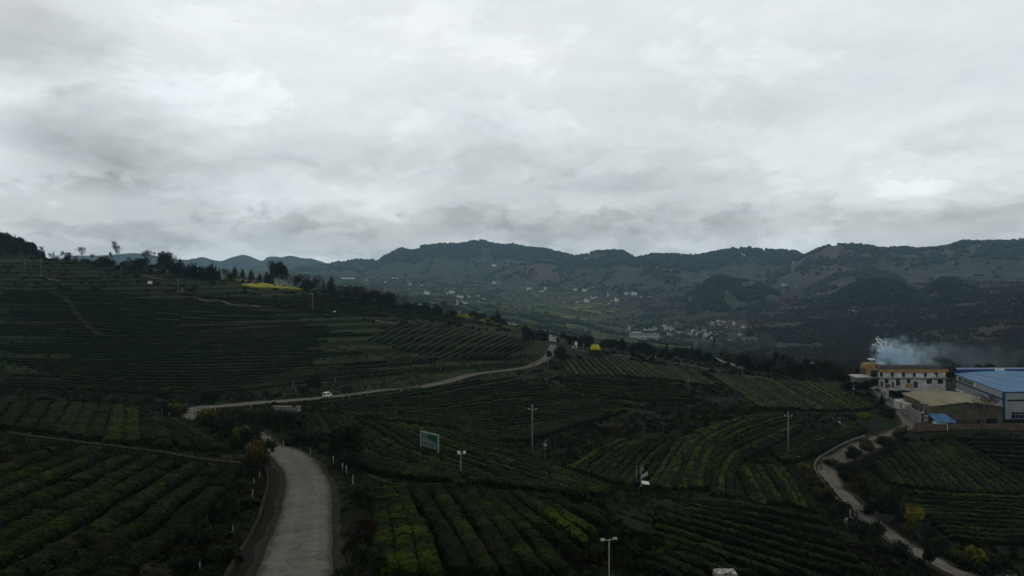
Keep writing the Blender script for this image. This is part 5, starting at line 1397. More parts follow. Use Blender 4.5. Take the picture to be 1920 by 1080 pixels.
bench(1587, 979, 'small pale bench left of the street lamp')

# ---- rapeseed fields
def rape(top, bot, label, dmin, dmax, mat=None, h=0.9, lift=0.0):
    T_ = pl(top); B_ = pl(bot); n = 26
    def rs(L):
        L = np.array(L); q = np.linspace(L[0, 0], L[-1, 0], n); return np.stack([q, np.interp(q, L[:, 0], L[:, 1])], -1)
    T_, B_ = rs(T_), rs(B_)
    A = np.array([cast(x, y, dmin, dmax) for x, y in B_]); Bk = np.array([cast(x, y, dmin, dmax) for x, y in T_])
    m = 8; g = np.linspace(0, 1, m)[:, None, None]
    G = A[None] * (1 - g) + Bk[None] * g
    G[..., 2] = hxy(G[..., 0], G[..., 1]) + h * (0.75 + .5 * rng.random(G.shape[:2])) + lift
    G[..., :2] += rng.normal(0, .25, G[..., :2].shape)
    V = G.reshape(-1, 3); fq = grid_faces(m, n)
    ring = list(range(n)) + [r * n + n - 1 for r in range(1, m)] + [(m - 1) * n + c for c in range(n - 2, -1, -1)] + [r * n for r in range(m - 2, 0, -1)]
    low = V[ring].copy(); low[:, 2] = hxy(low[:, 0], low[:, 1]) - .3; b0 = len(V); V = np.vstack([V, low]); K = len(ring)
    side = np.array([(ring[i], b0 + i, b0 + (i + 1) % K, ring[(i + 1) % K]) for i in range(K)])
    o = obj('rapeseed_field', mesh_np('rapeseed_field', V, [fq, side], mat or M_rape)); return tag(o, label, 'field', 'yellow rapeseed fields')
rape("455 534;480 533;520 533;545 536;570 540;586 542", "455 536;480 540;520 542;545 543;570 543;586 543", 'long bright yellow rapeseed field on the left crest', 400, 690)
rape("394 523;420 523.5;450 526;470 528", "394 524;420 524.6;450 527.5;470 529", 'thin yellow strip of rapeseed by the small hut', 400, 700)
rape("705 562;720 559;740 561", "705 563;720 563;740 563", 'small yellow rapeseed patch below the falling treeline', 400, 660, None, 1.9)
rape("841 590;860 588;883 588", "841 592;860 592;883 592", 'yellow rapeseed strip left of the dark oval tree', 400, 640, None, 1.9)
rape("887 598;905 596;926 597", "887 600;905 601;926 600", 'yellow rapeseed patch beside the dark oval tree', 400, 620, None, 1.9)
rape("973 608;985 606;994 608", "973 609;985 609.5;994 609", 'small yellow rapeseed patch above the road top', 400, 610, None, 1.9)
# yellow knoll
def knoll():
    d = 430.0; k = d / F; c = at(1118, 654.5, d); V = []; nx, ny = 18, 9
    for j in range(ny):
        for i in range(nx):
            u = i / (nx - 1) * 2 - 1; v = j / (ny - 1)
            x = c[0] + u * 16 * k * (1 - .2 * v); y = d - 5 + v * 14; g = float(hxy(x, y))
            V.append((x, y, g - .3 + max(c[2] - g + .2, 0) * (1 - u ** 4) * min(1, v * 2.2) ** .7))
    tag(obj('knoll', mesh_np('knoll', np.array(V), grid_faces(ny, nx), M_ground, True)), 'small grassy knoll carrying the yellow rapeseed', kind='structure')
    V = []
    for j in range(7):
        for i in range(16):
            u = i / 15 * 2 - 1; v = j / 6
            V.append((c[0] + u * 9.5 * k, d + .5 + v * 6, c[2] - .4 + 9.5 * k * (1 - u ** 4) ** .6 * (v ** .5) * (.96 + .08 * rng.random())))
    tag(obj('rapeseed_field', mesh_np('rapeseed_field', np.array(V), grid_faces(7, 16), M_rape)), 'bright yellow rapeseed knoll above the central tea slope', 'field', 'yellow rapeseed fields')
knoll()
def far_strip(px, py, w, h, lb, i):
    d0 = cast(px, py, 700, 3400)[1]; k = d0 / F
    a = cast(px, py + h / 2, 700, 3400); b = cast(px, py - h / 2, 700, 3600)
    dep = min(max(b[1] - a[1], 8), 130); x0 = (px - w / 2 - CX) * k; x1 = (px + w / 2 - CX) * k; sk = rng.uniform(-8, 8)
    n = 12; G = []
    for j in range(3):
        for q in range(n):
            x = x0 + (x1 - x0) * q / (n - 1); y = a[1] + dep * j / 2 + sk * q / n; G.append((x, y, float(hxy(x, y)) + 1.6))
    for q in range(n):
        x = x0 + (x1 - x0) * q / (n - 1); y = a[1] + sk * q / n; G.append((x, y, float(hxy(x, y)) - 1))
    G = np.array(G); f = grid_faces(3, n); s = np.array([(q + 1, q, 3 * n + q, 3 * n + q + 1) for q in range(n - 1)])
    o = obj('rapeseed_field', mesh_np('rapeseed_field', G, [f, s], M_rape_far)); tag(o, '%s, %s from the left' % (lb, ordw(i)), 'field', 'far rapeseed strips in the valley')
FS = pl("1012 571 18 1.6;1042 568 16 1.2;1058 567 12 1.2;1085 565 22 1.6;1072 579 26 2.4;1092 577 34 2.4;1116 569 26 3;1144 571 30 1.8;1098 582.5 14 1.6;1112 584 28 3;1144 584 16 1.6;1154 579 9 1.6;1040 590 16 1.6;1060 595 14 1.4;1042 586 14 1.4;1270 528 22 2.4;1214 557 14 1.6;1182 586 20 1.2;1750 528 24 2.2;1850 538 36 2.0;1900 536 30 2.0;952 562 16 1.4;935 575 40 1.2")
for i, q in enumerate(sorted(FS)): far_strip(q[0], q[1], q[2], q[3] * .6, 'thin yellow rapeseed strip on the far valley floor', i)

# ---- houses
def mk_house(w, h, dp, wall, roof, style, win, floors=2):
    parts = []
    if style == 'gable':
        parts.append(('wall', MB().prism([(-w / 2, -dp / 2), (w / 2, -dp / 2), (w / 2, dp / 2), (-w / 2, dp / 2)], -3, h * .74), wall))
        e = .5; V = [(-w / 2 - e, -dp / 2 - e, h * .72), (w / 2 + e, -dp / 2 - e, h * .72), (w / 2 + e, 0, h), (-w / 2 - e, 0, h), (-w / 2 - e, dp / 2 + e, h * .72), (w / 2 + e, dp / 2 + e, h * .72)]
        parts.append(('roof', MB().add(V, [(0, 1, 2, 3), (3, 2, 5, 4), (0, 3, 4), (1, 5, 2), (0, 4, 5, 1)]), roof))
    else:
        parts.append(('wall', MB().box(-w / 2, w / 2, -dp / 2, dp / 2, -3, h * .9), wall))
        parts.append(('roof', MB().box(-w / 2 - .5, w / 2 + .5, -dp / 2 - .6, dp / 2 + .4, h * .9, h * .95), roof))
        parts.append(('stair_head', MB().box(-w * .42, -w * .1, -dp * .1, dp * .35, h * .95, h * 1.18), wall))
    if win:
        nx = max(2, int(w / 3.4)); fl = floors; hh = h * (.72 if style == 'gable' else .88)
        for f_ in range(fl):
            for i in range(nx):
                x = -w / 2 + w * (i + .5) / nx; z = hh * (f_ + .32) / fl
                parts.append(('window', MB().box(x - .75, x + .75, -dp / 2 - .04, -dp / 2 + .02, z, z + hh / fl * .48), M_glass))
    return parts
def house(px, py, wpx, hpx, label, group, wall=None, roof=None, style='flat', d=None, dmin=700, dmax=3600, yaw=0.0, win=True, dp=None, p=None, name='house', cat='house', floors=2):
    if p is None: p = cast(px, py, dmin, dmax) if d is None else np.array([(px - CX) / F * d, d, float(hgt(px, d))])
    k = p[1] / F; w, h = max(wpx * k, 4), max(hpx * k, 3)
    o = thing(name, label, cat, p, yaw, group)
    for nm, mb, mt in mk_house(w, h, dp or min(w * .8, 10), wall or M_white, roof or M_roofgrey, style, win, floors): mb.build(nm, mt, o)
    return o
def px6(s):  # village crop coordinates
    return [(a / 6 + 1120, b / 6 + 560, w / 6, h / 6) for a, b, w, h in (tuple(map(float, q.split())) for q in s.split(';'))]
house(1208, 636, 56, 12, 'long pale school-like building at the lower left of the valley village', None, M_white, M_roofgrey, 'flat', dmin=900, dmax=1500, dp=9, name='building', cat='building')
V_ = sorted(px6("370 352 46 40;415 348 44 32;470 362 54 22;540 335 40 24;600 350 50 36;652 356 40 40;720 372 50 60;765 350 60 55;838 364 44 44;790 310 44 26;870 300 80 40;940 305 40 44;890 376 30 22;800 432 36 44;588 452 60 20;1038 420 30 30;1082 390 46 40;1130 408 40 22;1162 404 50 26;1210 352 60 34;1205 362 46 20;1228 434 50 46;1203 456 30 40;1250 440 30 22;1298 252 50 34;1385 232 90 36;1340 300 44 34;1388 286 40 26;1300 320 60 22;1268 276 34 18;1545 300 44 40;1582 308 40 44;1618 312 40 34;1645 326 40 22;1450 332 22 20;1500 462 80 36;1507 492 50 26;1300 410 60 26;1090 250 30 16;1345 420 50 22;1605 412 40 14;1790 420 30 14"))
for i, (x, y, w, h) in enumerate(V_):
    wl_ = [M_whiteb, M_whiteb, M_greyw, M_whiteb, M_greyw][i % 5]; rf = [M_roofgrey, M_rooftile, M_roofgrey][i % 3]
    house(x, y, w, h, '%s two storey house in the valley village, %s from the left' % ('white' if wl_ is M_whiteb else 'grey', ordw(i)), 'houses of the valley village', wl_, rf, 'gable' if i % 4 == 1 else 'flat', dmin=900, dmax=1750, yaw=random.uniform(-.5, .5))
def cr(s, ox, oy, k=4.0): return sorted((a / k + ox, b / k + oy, w / k, h / k) for a, b, w, h in (tuple(map(float, q.split())) for q in s.split(';')))
FH = cr("20 430 30 12;110 430 26 12;185 452 18 30;215 456 26 18;240 452 18 14;225 414 22 12;275 416 14 8;320 394 26 14;352 392 26 12;376 391 14 10;480 394 14 10;520 392 18 10;640 393 18 10;665 387 16 14;130 494 40 18;250 492 20 20;266 492 16 18;372 502 12 8;390 468 14 20;400 490 30 14;440 496 16 12;460 494 14 14;545 506 34 20;565 486 26 12;615 490 26 16;660 486 30 14;785 502 24 14;840 500 30 24;855 526 22 14;935 486 32 20;960 500 24 14;915 534 44 24;720 545 12 26;782 582 28 26;560 586 34 24;578 584 18 18;600 562 20 16;490 590 18 8;1040 530 20 10;1132 534 18 10;1050 459 22 10;1160 459 26 10;1175 456 14 10;1842 570 18 10;1880 590 14 8", 960, 420)
for i, (x, y, w, h) in enumerate(FH):
    pink = 1005 < x < 1008
    house(x, y, w, h, 'small pink tower block among the far white houses' if pink else 'tiny white house on the far valley floor, %s from the left' % ordw(i), 'houses on the far valley floor', M_pinkw if pink else (M_whiteb if i % 4 else M_greyw), M_roofgrey, 'flat', dmin=1400, dmax=4200, yaw=random.uniform(-.5, .5), win=h > 6.5)
FL = cr("1787 456 28 22;1830 458 24 18;1280 528 36 24;1418 524 34 14;1465 526 40 24;1530 558 46 24;1510 604 12 28;1565 608 40 22;1790 606 14 10;1140 449 10 14;970 438 16 8", 480, 420)
for i, (x, y, w, h) in enumerate(FL):
    house(x, y, w, h, 'tiny white house in the blue haze left of the valley, %s from the left' % ordw(i), 'houses in the haze on the left', M_whiteb, M_roofgrey, 'flat', dmin=1200, dmax=4200, yaw=random.uniform(-.5, .5), win=h > 6.5)
for where, cls in (('around the pale zigzag track', ((1010, 530, 45, 7, 9), (1060, 545, 60, 6, 12))), ('right of the far yellow strips', ((1110, 520, 40, 5, 8), (1180, 547, 40, 6, 12), (1130, 560, 50, 12, 8))),
                   ('near the single yellow foothill field', ((1250, 535, 30, 6, 6), (1330, 560, 50, 15, 6))), ('below the highest ridge', ((865, 558, 40, 10, 8), (700, 530, 60, 8, 6), (930, 520, 60, 8, 8))),
                   ('at the edge of the valley village', ((1290, 610, 60, 14, 14), (1340, 625, 50, 12, 10), (1250, 628, 40, 8, 8)))):
    XT = [(rng.normal(a, sx * .6), rng.normal(b, sy * .6), rng.uniform(2.6, 5.5), rng.uniform(1.8, 3.6)) for a, b, sx, sy, n_ in cls for _ in range(n_)]
    for i, (x, y, w, h) in enumerate(sorted(XT)):
        house(x, y, w, h, 'very small pale house %s, %s from the left' % (where, ordw(i)), 'scattered houses ' + where, M_whiteb if i % 3 else M_greyw, M_roofgrey, 'flat', dmin=1200, dmax=4200, yaw=random.uniform(-.6, .6), win=False)
GH = cr("1410 413 78 8;1545 411 50 8;1640 414 90 10;1430 423 50 4;690 411 110 5;1045 409 46 4", 480, 420)
for i, (x, y, w, h) in enumerate(GH):
    p = cast(x, y, 2500, 4800); k = p[1] / F; o = MB(); Wd, Hh = w * k, max(h * k, 5)
    n = 8; V = []
    for xx in (-Wd / 2, Wd / 2):
        for j in range(n + 1): a = math.pi * j / n; V.append((xx, -6 * math.cos(a), Hh * math.sin(a) - .4))
    o.add(V, [(j, j + 1, n + 2 + j, n + 1 + j) for j in range(n)] + [tuple(range(n + 1)), tuple(range(n + 1, 2 * n + 2))[::-1]])
    ob = o.build('greenhouse', M_whiteb, None, False, p, 0); tag(ob, 'long white plastic greenhouse below the highest ridge, %s from the left' % ordw(i), 'greenhouse', 'greenhouses below the ridge')
house(977, 535.5, 17, 5, 'long pale barn with rounded white roof on the far valley floor', None, M_white, M_whiteb, 'gable', dmin=1500, dmax=3600, win=False, name='barn', cat='barn', dp=20)
RH = cr("10 455 20 12;32 462 30 20;60 455 40 24;85 466 30 20;130 478 50 26;150 472 30 22;45 448 20 14;128 446 20 10;222 490 30 14;240 485 18 10;6 540 14 18;40 548 16 6;612 656 30 6;640 655 14 6;668 668 8 6", 1440, 420)
for i, (x, y, w, h) in enumerate(RH):
    house(x, y, w, h, 'pale house in the hamlet between the dark knolls, %s from the left' % ordw(i), 'hamlet between the knolls', M_greyw if i % 3 == 0 else M_whiteb, M_roofgrey, 'flat', dmin=1000, dmax=3200, yaw=random.uniform(-.5, .5), win=h > 4.5)
NH = cr("325 1012 60 30;398 1012 36 26;436 1014 40 28", 1440, 420)
for i, (x, y, w, h) in enumerate(NH):
    house(x, y, w, h, 'pale house half hidden in the grove, %s from the left' % ordw(i), 'houses in the grove', M_white, M_roofgrey, 'flat', d=560, yaw=.2)
# houses standing on the ridges
def ridge_house(zfn, px, py, w, h, lb, grp):
    best = None
    for s in -np.linspace(.02, .97, 120):
        d2, z2 = zfn(np.array([px]), np.array([s])); pp = HY - F * z2[0] / d2[0]
        if best is None or abs(pp - py) < best[0]: best = (abs(pp - py), float(d2[0]), float(z2[0]))
    d2, z2 = best[1:]
    house(px, py, w, h, lb, grp, M_whiteb, M_roofgrey, 'flat', p=np.array([(px - CX) / F * d2, d2, z2]), win=False)
for i, (x, y, w, h) in enumerate(cr("555 260 12 8;1660 236 12 14;1735 242 26 18;1800 232 26 8;1880 244 14 8", 960, 420)):
    ridge_house(RIDGES[3], x, y, w, h, 'white house on top of the flat topped wooded ridge, %s from the left' % ordw(i), 'white houses on the ridge')
for i, (x, y, w, h) in enumerate(cr("10 250 16 8;80 266 18 12;172 272 22 8;192 268 18 14;655 194 6 10;970 194 26 6", 1440, 420)):
    ridge_house(RIDGES[4], x, y, w, h, 'white house on the left part of the right ridge, %s from the left' % ordw(i), 'white houses on the right ridge')
ridge_house(RIDGES[2], 926, 500, 9, 4, 'white house with a pale track on the highest ridge', None)
# hut and farmhouses on the crest
house(433, 523, 12, 7, 'small dark gabled hut on the crest beside the yellow strip', None, M_rooftile, M_rooft, 'gable', dmin=400, dmax=695, yaw=.5, win=False, name='hut', cat='hut')
for i, (x, y, w, h) in enumerate(((452, 525, 12, 9), (463, 526, 12, 8), (477, 528, 10, 9), (490, 529, 10, 6))):
    house(x, y, w, h, 'low grey farmhouse below the oval trees, %s from the left' % ordw(i), 'farmhouses on the crest', M_greyw, M_rooftile, 'gable', dmin=400, dmax=700, yaw=random.uniform(-.3, .3), win=False)
for i, (x, y, w, h) in enumerate(((276, 508, 8, 4), (289, 509, 10, 3), (308, 511, 8, 4), (958, 606, 14, 6), (966, 606, 10, 7), (1036, 640, 12, 5))):
    house(x, y, w, h, ('pale low farm building under the crest treeline, %s from the left' if i < 3 else 'white farmhouse roof just behind the crest, %s from the right end') % ordw(i if i < 3 else 5 - i), 'farm buildings behind the crest', M_white, M_roofgrey, 'flat', dmin=400, dmax=690 if i < 3 else 640, win=False)
# ------------------------------------------------------------------ tea factory on the right
def factory_white():
    d = 287.0; k = d / F
    x0, x1 = (1648 - CX) * k, (1773 - CX) * k; zb = -(736 - HY) * k
    W = x1 - x0; H = (736 - 691) * k
    o = thing('factory_building', 'white two storey factory building with ochre eaves and stair tower', 'building', (x0, d, zb))
    Z = lambda py: (736 - py) * k
    X = lambda px: (px - 1648) * k
    D = 9.0
    MB().box(0, W, 0, D, -4, Z(698)).build('wall', M_white, o)
    MB().box(-.3, W + .5, -.7, D + .3, Z(698), Z(691.5)).build('eaves_band', M_ochre, o)
    MB().add([(-.3, -.8, Z(691.5)), (W + .5, -.8, Z(691.5)), (W + .5, D + .3, Z(691.5)), (-.3, D + .3, Z(691.5)), (.6, 1.2, Z(688.5)), (W - .5, 1.2, Z(688.5)), (W - .5, D - 1, Z(688.5)), (.6, D - 1, Z(688.5))],
             [(0, 1, 5, 4), (1, 2, 6, 5), (2, 3, 7, 6), (3, 0, 4, 7), (4, 5, 6, 7), (0, 3, 2, 1)]).build('roof', M_rooft, o)
    MB().box(-.2, W + .15, -1.0, -.003, Z(710), Z(708)).build('balcony_slab', M_greyc, o)
    def win(a, b, t, q, nm='window', mt=None):
        w = MB().box(X(a), X(b), -.05, .05, Z(q), Z(t)).build(nm, mt or M_glass, o)
        if b - a > 5 and nm == 'window':
            MB().box((X(a) + X(b)) / 2 - .04, (X(a) + X(b)) / 2 + .04, -.08, -.052, Z(q), Z(t)).build('mullion', M_greyc, w)
    for a in (1650, 1670.5, 1691.5, 1712, 1732.5, 1753): win(a, a + 5, 698.2 + .0, 706.5, 'door' if a in (1670.5, 1691.5) else 'window')
    for a, b, t, q in ((1659, 1666, 710.5, 719), (1680, 1687, 710.5, 723), (1700.5, 1707, 710.5, 719), (1737.5, 1747, 711, 719.5), (1758, 1768, 711, 719.5)): win(a, b, t, q)
    for a, b, t, q in ((1651, 1655.5, 715, 725), (1672, 1676, 716, 727), (1713, 1721, 715, 727)): win(a, b, t, q, 'door', M_door)
    MB().box(X(1697), X(1711), -.12, -.004, Z(727), Z(720)).build('ochre_panel', M_ochre, o)
    MB().box(X(1660), X(1669), -.10, -.004, Z(727), Z(720)).build('brick_panel', M_brick, o)
    MB().ball((X(1752), -.5, Z(705)), .32, .12, .32).build('satellite_dish', M_whiteb, o)
    MB().box(X(1690), X(1690.6), 2, 2.1, Z(688.6), Z(686)).build('vent_pipe', M_steel, o)
    # stair tower and open landing bay
    MB().box(X(1634), X(1648) - .003, 1.0, 7, -4, Z(694)).build('stair_bay', M_white, o)
    MB().box(X(1635), X(1647.4), .90, 1.0 - .003, Z(706.5), Z(695.5)).build('landing_opening', M_glass, o)
    MB().box(X(1635.4), X(1648), .90, 1.0 - .003, Z(724), Z(710.5)).build('entrance_opening', M_glass, o)
    MB().box(X(1634), X(1648), -.6, .88, Z(709.5), Z(706.8)).build('landing_rail', M_greyc, o)
    t = MB().prism([(X(1631), .3), (X(1648.5), .3), (X(1648.5), 6.5), (X(1631), 6.5)], Z(694) + .003, Z(683)).build('stair_tower', M_ochre, o)
    MB().box(X(1642), X(1646), .22, .34, Z(690), Z(683.8)).build('tower_opening', M_door, t)
    MB().box(X(1628), X(1634) - .003, .8, 6.5, -4, Z(684.5)).build('side_tower', M_ochre, o)
    MB().box(X(1625), X(1628) - .003, 2, 5, Z(704), Z(692)).build('side_balcony', M_brick, o)
    tk = MB().tube((X(1641), 3, Z(682.9)), (X(1641), 3, Z(676)), .42, .42, 10)
    tk.build('water_tank', M_steel, o)
    MB().box(X(1636.5), X(1645.5), 1.6, 4.4, Z(676) + .003, Z(674.2)).build('tank_cover', M_whiteb, o)
    for q in ((1637.3, 1.8), (1644.7, 1.8), (1637.3, 4.2), (1644.7, 4.2)): MB().tube((X(q[0]), q[1], Z(683)), (X(q[0]), q[1], Z(676)), .06, .06, 5).build('tank_leg', M_steel, o)
factory_white()
def lean_to():
    d = 283.0; k = d / F; p = at(1606, 724, d)
    o = thing('shed', 'grey lean-to shed at the left end of the white factory', 'shed', p)
    W = 27 * k
    MB().prism([(0, 0), (W, 0), (W, 5), (0, 5)], -3, 15.5 * k).build('wall', M_greyw, o)
    MB().prism([(-.5, -.6), (W + .2, -.6), (W + .2, 5.3), (-.5, 5.3)], 15.5 * k + .003, [17 * k, 17 * k, 19 * k, 19 * k]).build('roof', M_steel, o)
    MB().box(21 * k, 26 * k, -.05, .04, 3 * k, 11 * k).build('door', M_glass, o)
lean_to()

def quad_mesh(name, pts4, thick, mat, parent=None):
    V = [tuple(p) for p in pts4] + [(p[0], p[1], p[2] - thick) for p in pts4]
    return MB().add(V, [(0, 1, 2, 3), (7, 6, 5, 4), (0, 4, 5, 1), (1, 5, 6, 2), (2, 6, 7, 3), (3, 7, 4, 0)]).build(name, mat, parent)

def factory_blue():
    A = at(1882, 735, 248.0); B = at(1793, 702.5, 293.0)       # near corner, far corner (eaves level)
    zt = A[2]; zb = -45.5; o = thing('factory_hall', 'large grey factory hall with bright blue sheet roof', 'building', (A[0], A[1], zb))
    u = np.array([1.0, 0.045]); v = np.array([B[0] - A[0], B[1] - A[1]]); H = zt - zb; Wd = 34.0
    P = lambda a, b: (u[0] * a + v[0] * b, u[1] * a + v[1] * b)
    MB().prism([P(0, 0), P(Wd, 0), P(Wd, 1), P(0, 1)], 0, H - .1).build('wall', M_cream, o)
    # roof: rises from the front eave to an arched back ridge
    n, m = 16, 8; V = []
    for j in range(m + 1):
        for i in range(n + 1):
            a = i / n; b = j / m; x, y = P(-.5 + a * (Wd + 1), -.015 + b * 1.03)
            V.append((x, y, H - .05 + .25 + 0.9 * (b ** 1.1) * math.sin(math.pi * min(1, a * 1.0)) ** .8))
    f = grid_faces(m + 1, n + 1); V2 = [(x, y, z - .22) for x, y, z in V]; L = len(V)
    ring = list(range(n + 1)) + [r * (n + 1) + n for r in range(1, m + 1)] + [m * (n + 1) + c for c in range(n - 1, -1, -1)] + [r * (n + 1) for r in range(m - 1, 0, -1)]
    side = np.array([(ring[k], ring[k] + L, ring[(k + 1) % len(ring)] + L, ring[(k + 1) % len(ring)]) for k in range(len(ring))])
    obj('roof', mesh_np('roof', np.array(V + V2), [f, f[:, ::-1] + L, side], M_blue), o)
    # second, darker bay behind and its white panel
    a0, a1 = P(.6, 1.04), P(Wd, 1.04); b0, b1 = P(2.2, 1.16), P(Wd, 1.16)
    MB().prism([a0, a1, b1, b0], H - 6, H + 1.5).build('rear_bay', M_bluedk, o)
    c0, c1 = P(14.2, 1.036), P(17.6, 1.036)
    MB().prism([c0, c1, (c1[0], c1[1] - .2), (c0[0], c0[1] - .2)], H + .9, H + 1.9).build('rear_panel', M_whiteb, o)
    # corner post, eave trims, dark band under the parapet
    MB().prism([(-.18, -.16), (.38, -.16), (.38, .45), (-.18, .45)], 0, H + .1).build('corner_post', M_bluedk, o)
    q0, q1 = P(.4, -.004), P(Wd, -.004); MB().prism([(q0[0], q0[1] - .12), (q1[0], q1[1] - .12), q1, q0], H - .25, H + .12).build('eave_trim', M_bluedk, o)
    nv = np.array([-v[1], v[0]]) / np.linalg.norm(v)
    def side_strip(b0_, b1_, z0a, z0b, t, nm, mat, off=.02, th=.05):
        p0 = np.array(P(0, b0_)); p1 = np.array(P(0, b1_)); n_ = nv * off; n2 = nv * (off + th)
        V = [(*(p0 + n2), z0a), (*(p1 + n2), z0b), (*(p1 + n2), z0b + t), (*(p0 + n2), z0a + t), (*(p0 + n_), z0a), (*(p1 + n_), z0b), (*(p1 + n_), z0b + t), (*(p0 + n_), z0a + t)]
        return MB().add(V, [(0, 1, 2, 3), (7, 6, 5, 4), (0, 4, 5, 1), (1, 5, 6, 2), (2, 6, 7, 3), (3, 7, 4, 0)]).build(nm, mat, o)
    side_strip(.01, .99, H - 2.55, H - 2.55, .5, 'band', M_bluedk)
    side_strip(.0, 1.0, H - .12, H - .12, .3, 'verge_trim', M_whiteb)
    for e in (.56, .955): side_strip(e, e + .025, H - 1.75, H - 1.75, 1.2, 'sign_panel', M_whiteb)
    for e in range(11):
        b_ = .60 + e * .032
        if e == 7: continue
        s = side_strip(b_, b_ + .017, H - 1.45, H - 1.45, .75, 'letter', M_ink, .03, .03)
    side_strip(.90, .96, H - 6.6, H - 6.6, 1.3, 'window', M_glass); side_strip(.80, .87, H - 6.8, H - 6.8, 1.6, 'window', M_glass)
    side_strip(.78, .98, H - 5.1, H - 5.1, .15, 'canopy', M_whiteb, .02, .8)
    kx = 248 / F
    def fr(a, b, t, q, nm, mt, dy=.06, par=None):
        x0, x1 = (a - 1882) * kx, (b - 1882) * kx; z1, z0 = H - (t - 735) * kx, H - (q - 735) * kx
        return MB().add([(x0, .045 * x0 - dy, z0), (x1, .045 * x1 - dy, z0), (x1, .045 * x1 - dy, z1), (x0, .045 * x0 - dy, z1), (x0, .045 * x0 + .03, z0), (x1, .045 * x1 + .03, z0), (x1, .045 * x1 + .03, z1), (x0, .045 * x0 + .03, z1)],
                 [(0, 1, 2, 3), (7, 6, 5, 4), (0, 4, 5, 1), (1, 5, 6, 2), (2, 6, 7, 3), (3, 7, 4, 0)]).build(nm, mt, par or o)
    w = fr(1889, 1960, 749.3, 752.8, 'window', M_glass)
    for e in range(1, 10): fr(1889 + e * 6.5 - .3, 1889 + e * 6.5 + .3, 749.3, 752.8, 'mullion', M_steel, .09, w)
    w = fr(1897, 1965, 773, 785, 'window', M_glass)
    for e in range(0, 9): fr(1904 + e * 7, 1904.7 + e * 7, 773, 785, 'mullion', M_steel, .09, w)
    fr(1897, 1965, 777, 777.7, 'transom', M_steel, .10, w)
    fr(1884.5, 1965, 786, 793, 'plinth', M_blue, .10)
factory_blue()

def shed_olive():
    A = at(1748, 762, 238.0); Bp = at(1880, 762, 238.0); C = at(1694, 738, 264.0); zb = -44.0
    o = thing('shed', 'low shed with broad olive roof in front of the blue roofed hall', 'shed', (A[0], A[1], zb))
    v = np.array([C[0] - A[0], C[1] - A[1]]); W = Bp[0] - A[0]; H = A[2] - zb; r = 1.15
    P = lambda a, b: (a + v[0] * b, v[1] * b)
    gab = MB(); pts_ = [P(0, 0), P(W, 0), P(W, 1), P(0, 1)]
    gab.prism(pts_, 0, H)
    gab.add([(*P(0, 0.002), H), (*P(W, 0.002), H), (*P(W * .47, 0.002), H + r * .96), (*P(0, .998), H), (*P(W, .998), H), (*P(W * .47, .998), H + r * .96)], [(0, 1, 2), (3, 5, 4)])
    gab.build('wall', M_oliwall, o)
    for a, b in ((-.5, W * .47), (W * .47, W + .5)):
        za, zb_ = (H - .03, H + r) if a < 0 else (H + r, H - .03)
        quad_mesh('roof', [(*P(a, -.025), za + .16), (*P(b, -.025), zb_ + .16), (*P(b, 1.02), zb_ + .16), (*P(a, 1.02), za + .16)], .14, M_olive, o)
    k = 238 / F
    MB().box((1832 - 1748) * k, (1838 - 1748) * k, -.06, .03, .8, 4.2).build('door', M_glass, o)
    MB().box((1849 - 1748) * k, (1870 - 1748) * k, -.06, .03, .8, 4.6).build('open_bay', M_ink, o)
    MB().box((1750 - 1748) * k, (1828 - 1748) * k, -.08, -.002, 3.0, 3.15).build('rail', M_greyc, o)
shed_olive()

def shed_bluelet():
    d = 229.0; k = d / F; p = at(1757, 803, d); p[2] -= .3
    o = thing('shed', 'little white shed with bright blue mono-pitch roof by the yard wall', 'shed', p)
    W = 17 * k; W2 = 32 * k
    MB().box(0, W, 0, 2.6, -.8, 12.5 * k).build('wall', M_white, o)
    MB().box(W + .003, W2, 1.2, 2.6, -.8, 13 * k).build('side_wall', M_brick, o)
    quad_mesh('roof', [(-.2, -.6, 13.6 * k), (W2 + .5, -.6, 13.6 * k), (27 * k, 3.4, 25.5 * k), (-5 * k, 3.4, 25.5 * k)], .12, M_blue, o)
    MB().tube((W + .1, -.5, -.8), (W + .1, -.5, 13.2 * k), .09, .09, 6).build('post', M_whiteb, o)
shed_bluelet()
# scrap, lean-tos and heaps in the yard
def yard_bits():
    for px, w, h, lb, mt in ((1810, 17, 9, 'dark little shelter between the blue roofed shed and the leafless tree', M_brick), (1825, 16, 5.5, 'low dark lean-to left of the leafless tree', M_oliwall)):
        d = 233.0; k = d / F; p = at(px - w / 2, 796, d); p[2] -= .6; o = thing('shelter', lb, 'shelter', p)
        MB().box(0, w * k, 0, 2, 0, h * k * .75).build('wall', mt, o)
        quad_mesh('roof', [(-.2, -.4, h * k * .72 + .15), (w * k + .2, -.4, h * k * .78 + .15), (w * k + .2, 2.2, h * k + .2), (-.2, 2.2, h * k + .2)], .1, M_rooft, o)
    for px, w, lb in ((1870, 14, 'low heap of pale boards along the yard wall'), (1902, 5, 'white sack beside the blue plinth of the hall')):
        d = 231.0; k = d / F; p = at(px, 795.5, d); a = MB()
        for j in range(6): a.prism([(-w * k / 2 + .1 * j, -.4 + .08 * j), (w * k / 2 - .15 * j, -.45 + .08 * j), (w * k / 2 - .2 * j, .3), (-w * k / 2 + .2 * j, .35)], .1 * j + .002 * j, .1 * j + .09)
        tag(a.build('board_heap' if px == 1870 else 'sack', M_tarp, None, False, p - np.array([0, 0, .5])), lb, 'heap' if px == 1870 else 'sack')
yard_bits()

